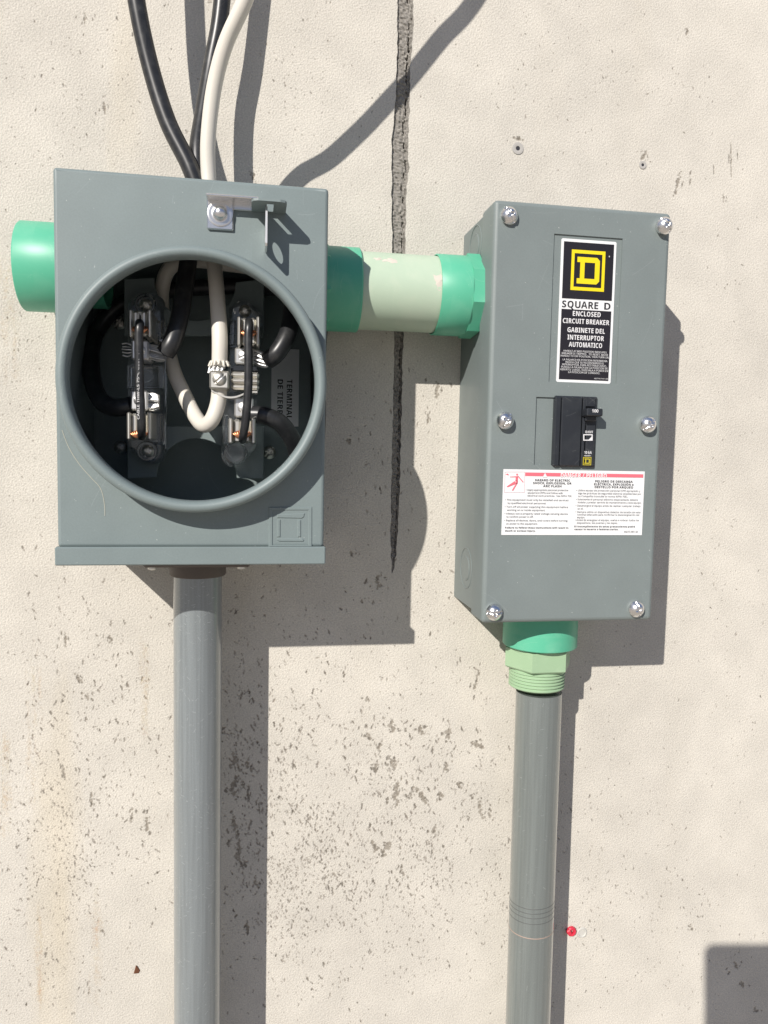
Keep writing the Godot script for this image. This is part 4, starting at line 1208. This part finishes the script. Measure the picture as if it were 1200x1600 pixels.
# ---------------------------------------------------------------- conduits and fittings
func hex_ring(s: SurfaceTool, o: Vector3, up: Vector3, r: float, h0: float, h1: float, bev: float, sides := 8, turn := 0.2):
	var b := Basis.looking_at(-up, Vector3(0.1, 0.2, 0.97) if absf(up.y) > 0.5 else Vector3.UP)
	prism(s, circle(Vector2.ZERO, r, sides, turn), h0, h1, bev, Transform3D(b, o))

func build_conduits():
	var X := Vector3(1, 0, 0)
	var cy := (P(640, 398, 0.0395).y + P(640, 519, 0.0395).y) / 2
	var cz := 0.0395
	# left stub out of the meter box
	var s := new_st()
	var ya := P(45, 346, cz).y; var yb := P(45, 487, cz).y
	var rl := (ya - yb) / 2 * 0.985; var ly := (ya + yb) / 2
	var lx := P(13, 420, 0.075).x; var bx0 := MX0 + 0.0012
	lathe(s, Vector3(lx, ly, cz), X, [Vector2(rl - 0.004, 0.02), Vector2(rl - 0.004, 0.0), Vector2(rl - 0.0006, 0.0), Vector2(rl, 0.0008), Vector2(rl, bx0 - lx - 0.0085), Vector2(rl - 0.0012, bx0 - lx - 0.0075)], 64)
	var t := thing("conduit_adapter", "open-ended green plastic adapter on the meter box side away from the breaker box", "conduit fitting", Vector3(lx, ly, cz))
	part(t, "sleeve", s, M.green)
	s = new_st()
	hex_ring(s, Vector3(bx0, ly, cz), X, rl * 1.01, -0.0075, -0.0004, 0.001, 8, 0.35)
	part(t, "collar", s, M.green)
	s = new_st()
	lathe(s, Vector3(bx0, ly, cz), X, [Vector2(rl * 0.86, -0.001), Vector2(rl * 0.86, 0.017), Vector2(rl * 0.8, 0.017), Vector2(rl * 0.8, -0.001)], 48)
	part(t, "threaded_end", s, M.green)
	# coupling on the meter box, pipe, adapter on the breaker box
	var r := (P(630, 398, cz).y - P(630, 519, cz).y) / 2 * 0.985
	var x0 := MX1 - 0.001; var x1 := P(568, 455, 0.07).x; var x2 := P(692, 455, 0.07).x; var x3 := P(741, 455, 0.07).x; var x4 := BX0 + 0.0016
	s = new_st()
	var rc := r * 1.085
	lathe(s, Vector3(x0, cy, cz), X, [Vector2(rc, 0), Vector2(rc, x1 - x0 - 0.0008), Vector2(rc - 0.0008, x1 - x0), Vector2(r + 0.0012, x1 - x0), Vector2(r + 0.0008, 0.004)], 64)
	t = thing("conduit_coupling", "dark green plastic coupling between the meter box and the pale pipe", "conduit fitting", Vector3(x0, cy, cz))
	part(t, "sleeve", s, M.green)
	s = new_st()
	hex_ring(s, Vector3(x0, cy, cz), X, rc * 1.03, 0.0, 0.0085, 0.001, 8, 0.2)
	part(t, "collar", s, M.green)
	s = new_st()
	lathe(s, Vector3(x1 - 0.02, cy, cz), X, [Vector2(r, 0), Vector2(r, x2 - x1 + 0.035)], 64)
	lathe(s, Vector3(x1 - 0.02, cy, cz), X, [Vector2(r - 0.004, x2 - x1 + 0.035), Vector2(r - 0.004, 0)], 64)
	one("conduit_pipe", "short pale sage plastic pipe joining the two boxes", "pipe", s, M.pale)
	# smudges of plaster on the pipe
	var pn: Node3D = get_node("conduit_pipe")
	for q in [[686, 440, 0.0052, 0.0075, 3], [612, 405, 0.0075, 0.0032, 9], [592, 402, 0.004, 0.002, 14]]:
		s = new_st()
		var hit := P(q[0], q[1], cz + r * 0.9)
		var an0 := asin(clampf((hit.y - cy) / r, -1.0, 1.0))
		var rim := []
		for i in 22:
			var a := TAU * i / 22.0
			var k: float = 0.75 + 0.4 * wobble(q[4] + a * 2.0) * 1.0
			rim.append(Vector2(hit.x + cos(a) * q[2] * k, an0 + sin(a) * q[3] * k / r))
		var on := func(v: Vector2, h: float) -> Vector3: return Vector3(v.x, cy + sin(v.y) * (r + h), cz + cos(v.y) * (r + h))
		for i in 22:
			tri(s, on.call(rim[i], 0.0), on.call(rim[(i + 1) % 22], 0.0), on.call(Vector2(hit.x, an0), 0.0005), Vector3(0, 0.3, 1))
		part(pn, "plaster_smudge", s, mat(lin(0.60, 0.55, 0.48), 0.9))
	s = new_st()
	rc = r * 1.06
	lathe(s, Vector3(x2, cy, cz), X, [Vector2(r + 0.0006, 0.01), Vector2(r + 0.0006, 0), Vector2(rc - 0.0006, 0), Vector2(rc, 0.0007), Vector2(rc, x3 - x2)], 64)
	t = thing("conduit_adapter", "bright green plastic adapter with faceted collar entering the breaker box side", "conduit fitting", Vector3(x2, cy, cz))
	part(t, "sleeve", s, M.green)
	s = new_st()
	hex_ring(s, Vector3(x3, cy, cz), X, rc * 1.055, 0.0, x4 - x3, 0.0006, 8, 0.30)
	part(t, "collar", s, M.green)
	# under the breaker box
	var bz := 0.034
	var Dn := Vector3(0, -1, 0)
	var ca := P(794, 1000, bz + 0.01); var cb := P(906, 1000, bz + 0.01)
	var vx := (ca.x + cb.x) / 2; var vr := (cb.x - ca.x) / 2 * 0.985
	var top := BY0 + 0.003
	var e1 := P(850, 1022, bz + vr).y; var e2 := P(845, 1056, bz + vr * 0.8).y; var e3 := P(845, 1082, bz + vr * 0.6).y
	t = thing("conduit_coupling", "bright green plastic coupling under the breaker box", "conduit fitting", Vector3(vx, e1, bz))
	s = new_st()
	lathe(s, Vector3(vx, top, bz), Dn, [Vector2(vr * 1.02, 0.0), Vector2(vr * 1.02, 0.006), Vector2(vr, 0.0065), Vector2(vr, top - e1 - 0.0008), Vector2(vr - 0.0008, top - e1), Vector2(vr * 0.80, top - e1), Vector2(vr * 0.8, 0.004)], 64)
	part(t, "sleeve", s, M.green)
	t = thing("reducing_bushing", "pale green plastic bushing with six-sided head and screw thread", "conduit fitting", Vector3(vx, e3, bz))
	s = new_st()
	hex_ring(s, Vector3(vx - 0.001, e1, bz), Dn, vr * 0.93, 0.0015, e1 - e2 - 0.001, 0.0015, 6, 0.10)
	part(t, "hex_head", s, M.bush)
	s = new_st()
	lathe(s, Vector3(vx - 0.001, e1, bz), Dn, [Vector2(vr * 0.82, -0.012), Vector2(vr * 0.82, 0.003)], 40)
	part(t, "upper_thread", s, M.bush)
	s = new_st()
	var pr := [Vector2(vr * 0.72, e1 - e2 - 0.002)]
	var n := 6
	for i in n:
		var h := e1 - e2 + (e2 - e3) * i / n
		var st := (e2 - e3) / n
		pr.append(Vector2(vr * 0.715, h)); pr.append(Vector2(vr * 0.755, h + st * 0.35)); pr.append(Vector2(vr * 0.755, h + st * 0.6)); pr.append(Vector2(vr * 0.715, h + st * 0.97))
	pr.append(Vector2(vr * 0.66, e1 - e3 + 0.0006))
	lathe(s, Vector3(vx - 0.0015, e1, bz), Dn, pr, 56, 20.0)
	part(t, "thread", s, M.bush)
	# the two risers
	var pa := P((807.7 + 875.8) / 2, 1087, bz); var pb := P((791.6 + 857.6) / 2, 1596, bz)
	var rad := (P(875.8, 1087, bz).x - P(807.7, 1087, bz).x) / 2 * 0.99
	var dir := (pb - pa) / (pa.y - pb.y)
	s = new_st()
	var line := PackedVector3Array()
	for i in 13: line.append(pa + dir * (-0.004 + (pa.y - GROUND + 0.004) * i / 12.0))
	tube(s, line, rad, 56, 0.0)
	var riser := one("conduit_riser", "dull grey conduit rising under the breaker box, scratched and slightly leaning", "conduit", s, M.conduit_b)
	for q in [[1424, 0], [1431, 0], [1438, 0], [1447, 0], [1470, 1]]:
		s = new_st()
		var at := pa + dir * (pa.y - P(830, q[0], bz + rad).y)
		lathe(s, at, Vector3(dir.x + 0.03 * (1 - q[1]), dir.y, dir.z + 0.05), [Vector2(rad + 0.00002, -0.0004), Vector2(rad + 0.00012, -0.0002), Vector2(rad + 0.00012, 0.0002), Vector2(rad + 0.00002, 0.0004)], 56)
		part(riser, "scored_ring", s, mat(lin(0.10, 0.11, 0.105), 0.5) if q[1] == 0 else mat(lin(0.36, 0.27, 0.22), 0.6))
	s = new_st()
	var hy := P(298, 882, MF + 0.003).y - 0.012
	line = PackedVector3Array()
	for i in 13: line.append(Vector3(-0.0380, lerpf(hy, GROUND, i / 12.0), PZ))
	tube(s, line, 0.0176, 56, 0.0)
	one("conduit_riser", "scuffed light grey conduit rising under the meter box", "conduit", s, M.conduit_a)

func wobble(x: float) -> float:
	return 0.5 * sin(x * 1.7) + 0.3 * sin(x * 3.1 + 1.0) + 0.25 * sin(x * 5.3 + 2.0)

# ---------------------------------------------------------------- cables
func path(l: Array) -> Array:
	var r := []
	for q in l: r.append(P(q[0], q[1], q[2]))
	return r

func build_cables():
	var wob := noise(1.0, FastNoiseLite.TYPE_SIMPLEX_SMOOTH, 8, 2)
	var s := new_st()
	tube(s, spline(path([[165, -620, 0.08], [180, -320, 0.062], [196, -130, 0.056], [213, 0, 0.053], [234, 100, 0.051], [262, 190, 0.052], [297, 262, 0.055], [310, 310, 0.056], [300, 370, 0.06], [291, 430, 0.072], [282, 490, 0.085], [270, 532, 0.092], [258, 552, 0.091]]), 10), 0.0060, 18)
	one("cable", "thick black cable arching into the meter box top, bowed furthest from the white one", "cable", s, M.black)
	s = new_st()
	tube(s, spline(path([[372, -600, 0.045], [362, -250, 0.036], [347, 0, 0.031], [331, 100, 0.031], [317, 180, 0.038], [309, 240, 0.046], [318, 300, 0.05], [352, 350, 0.046], [405, 395, 0.047], [446, 440, 0.058], [456, 480, 0.076], [450, 520, 0.089], [434, 550, 0.092], [418, 563, 0.088]]), 10), 0.0060, 18)
	one("cable", "thick black cable running up close behind the white cable", "cable", s, M.black)
	var t := thing("cable", "thick white cable curving up from the meter box, its stripped end clamped inside", "cable", P(343, 590, 0.088))
	s = new_st()
	tube(s, spline(path([[720, -700, 0.132], [610, -462, 0.125], [548, -362, 0.12], [493, -264, 0.115], [452, -178, 0.108], [420, -100, 0.100], [383, 0, 0.087], [352, 70, 0.075], [334, 140, 0.066], [325, 220, 0.060], [326, 280, 0.057], [330, 340, 0.058], [334, 400, 0.064], [339, 460, 0.078], [343, 520, 0.0885], [343, 568, 0.090]]), 10), 0.0052, 18)
	part(t, "feed", s, M.white)
	s = new_st()
	tube(s, spline(path([[343, 606, 0.088], [340, 632, 0.089], [331, 656, 0.089], [318, 664, 0.084], [305, 650, 0.075], [287, 615, 0.064], [270, 575, 0.052], [257, 515, 0.034], [253, 455, 0.034], [266, 418, 0.042], [300, 407, 0.047], [350, 412, 0.048], [400, 420, 0.048], [460, 440, 0.048], [560, 458, 0.042], [735, 462, 0.044]]), 10), 0.0052, 18)
	part(t, "tail", s, M.white)
	s = new_st()
	# frayed jacket end above the lug
	for i in 12:
		var an := TAU * i / 12.0
		var c := P(343, 567, 0.090)
		var o := Vector3(cos(an) * 0.0053, 0, sin(an) * 0.0053)
		tube(s, PackedVector3Array([c + o + Vector3(0, 0.001, 0), c + o * 1.12 + Vector3(0, -0.0012 + 0.0012 * sin(i * 2.3), 0), c + o * 1.25 + Vector3(0.0004 * sin(i * 1.7), -0.0022 + 0.0016 * sin(i * 3.1), 0)]), 0.0009, 6)
	part(t, "frayed_end", s, M.white)
	s = new_st()
	tube(s, spline(path([[206, 634, 0.085], [178, 637, 0.082], [155, 622, 0.070], [143, 580, 0.045], [150, 520, 0.022], [200, 470, 0.018], [300, 450, 0.018], [430, 450, 0.03], [540, 470, 0.032], [735, 480, 0.032]]), 8), 0.0060, 16)
	one("cable", "black cable leaving the lower lug of the meter box block without neutral", "cable", s, M.black)
	s = new_st()
	tube(s, spline(path([[395, 648, 0.088], [415, 650, 0.090], [440, 663, 0.088], [459, 692, 0.080], [472, 735, 0.064], [490, 735, 0.040], [497, 660, 0.025], [497, 560, 0.026], [508, 490, 0.04], [560, 440, 0.048], [735, 440, 0.05]]), 8), 0.0060, 16)
	one("cable", "black cable bending down from the lower lug beside the earth sticker", "cable", s, M.black)
	# thin bridging wires across the jaws
	t = thing("jumper_wire", "thin black printed wire bridging the jaws of the meter block without neutral", "wire", P(219, 684, 0.1), "bridging wires across the meter jaws")
	s = new_st()
	tube(s, spline(path([[219, 512, 0.094], [218, 505, 0.101], [218, 509, 0.1075], [217, 530, 0.1085], [218, 600, 0.108], [221, 655, 0.1075], [221, 675, 0.104], [221, 681, 0.096]]), 8), 0.0028, 14)
	part(t, "insulation", s, M.black)
	s = new_st()
	var ta := P(214.5, 545, 0.1118)
	text_at(s, "CABLE THW-LS 75°C 600V  6 AWG", false, Transform3D(Basis(Vector3(0, 1, 0), -0.35) * Basis(Vector3(0, 0, 1), PI / 2), Vector3(P(216.0, 650, 0.1108).x, P(216, 655, 0.1108).y, 0.1109)), P(216, 530, 0.1108).y - P(216, 655, 0.1108).y, 0.0016)
	part(t, "printed_lettering", s, M.white_ink)
	t = thing("jumper_wire", "thin plain black wire bridging the jaws in front of the neutral lug", "wire", P(382, 690, 0.1), "bridging wires across the meter jaws")
	s = new_st()
	tube(s, spline(path([[389, 512, 0.094], [389, 503, 0.101], [389, 508, 0.1075], [388, 530, 0.109], [388, 600, 0.109], [384, 655, 0.107], [380, 680, 0.103], [379, 687, 0.095]]), 8), 0.0028, 14)
	part(t, "insulation", s, M.black)

# ---------------------------------------------------------------- small things on the wall
func build_small_things():
	# red and white wall plugs beside the conduit
	var s := new_st()
	var o := P(892, 1454, 0.0)
	lathe(s, o, Vector3(0, 0, 1), [Vector2(0.0046, 0.0002), Vector2(0.0044, 0.0022), Vector2(0.0034, 0.0030), Vector2(0.0019, 0.0026), Vector2(0.0016, 0.0005)], 9, 20.0)
	bx(s, o + Vector3(-0.0028, 0.0004, 0.0022), Vector3(0.004, 0.005, 0.0035), 0.0008, Basis(Vector3(0, 0, 1), 0.5))
	one("wall_plug", "small red plastic wall plug in the wall beside the leaning conduit", "wall plug", s, mat(lin(0.62, 0.03, 0.06), 0.4))
	s = new_st()
	o = P(909, 1457, 0.0)
	lathe(s, o, Vector3(0, 0, 1), [Vector2(0.0050, 0.0002), Vector2(0.0045, 0.0010), Vector2(0.0036, 0.0011), Vector2(0.0030, 0.0003), Vector2(0, 0.0003)], 12, 20.0)
	one("wall_plug", "dirty white wall plug next to the red plug", "wall plug", s, mat(lin(0.52, 0.51, 0.47), 0.7))
	# dry leaf fragment
	s = new_st()
	var c := P(213, 1515, 0.0006)
	prism(s, PackedVector2Array([Vector2(-0.0022, -0.0028), Vector2(0.0016, -0.0034), Vector2(0.0029, -0.0012), Vector2(0.0006, 0.0029), Vector2(-0.0003, 0.0039), Vector2(-0.0011, 0.0008)]), 0.0, 0.0006, 0.0003, Transform3D(Basis(Vector3(0, 1, 0), 0.25), c))
	one("leaf_fragment", "tiny brown dry leaf scrap stuck low on the wall by the scuffed conduit", "leaf", s, mat(lin(0.14, 0.055, 0.025), 0.8))

# ---------------------------------------------------------------- the photographer's phone: its shadow falls on the wall
func build_phone():
	var right := Vector3(ax.x, -ad.x, -ai.x)
	var up := -Vector3(ax.y, -ad.y, -ai.y)
	var back := -Vector3(ax.z, -ad.z, -ai.z)
	var o := Vector3(0, 0, LENS) + back * 0.004
	# corner that shades P(1100, 1475): follow the sun back to the phone's plane
	var sh := P(1100, 1475, 0.0)
	var tt := (o - sh).dot(back) / (-SUN).dot(back)
	var cn := sh - SUN * tt
	var lx := (cn - o).dot(right); var ly := (cn - o).dot(up)
	var t := thing("smartphone", "dark smartphone held up in front of the wall, casting the rounded corner shadow", "phone", o + right * (lx + 0.038) + up * (ly - 0.16))
	var xf := Transform3D(Basis(right, up, back), o)
	var s := new_st()
	prism(s, rrect(lx, ly - 0.162, lx + 0.076, ly, 0.009, 1.0)[0], 0.0, 0.008, 0.001, xf)
	part(t, "body", s, mat(lin(0.03, 0.03, 0.035), 0.35))
	s = new_st()
	prism(s, rrect(lx + 0.003, ly - 0.158, lx + 0.073, ly - 0.004, 0.006, 1.0)[0], 0.0082, 0.0085, 0.0, xf)
	part(t, "screen", s, mat(lin(0.01, 0.01, 0.012), 0.1))
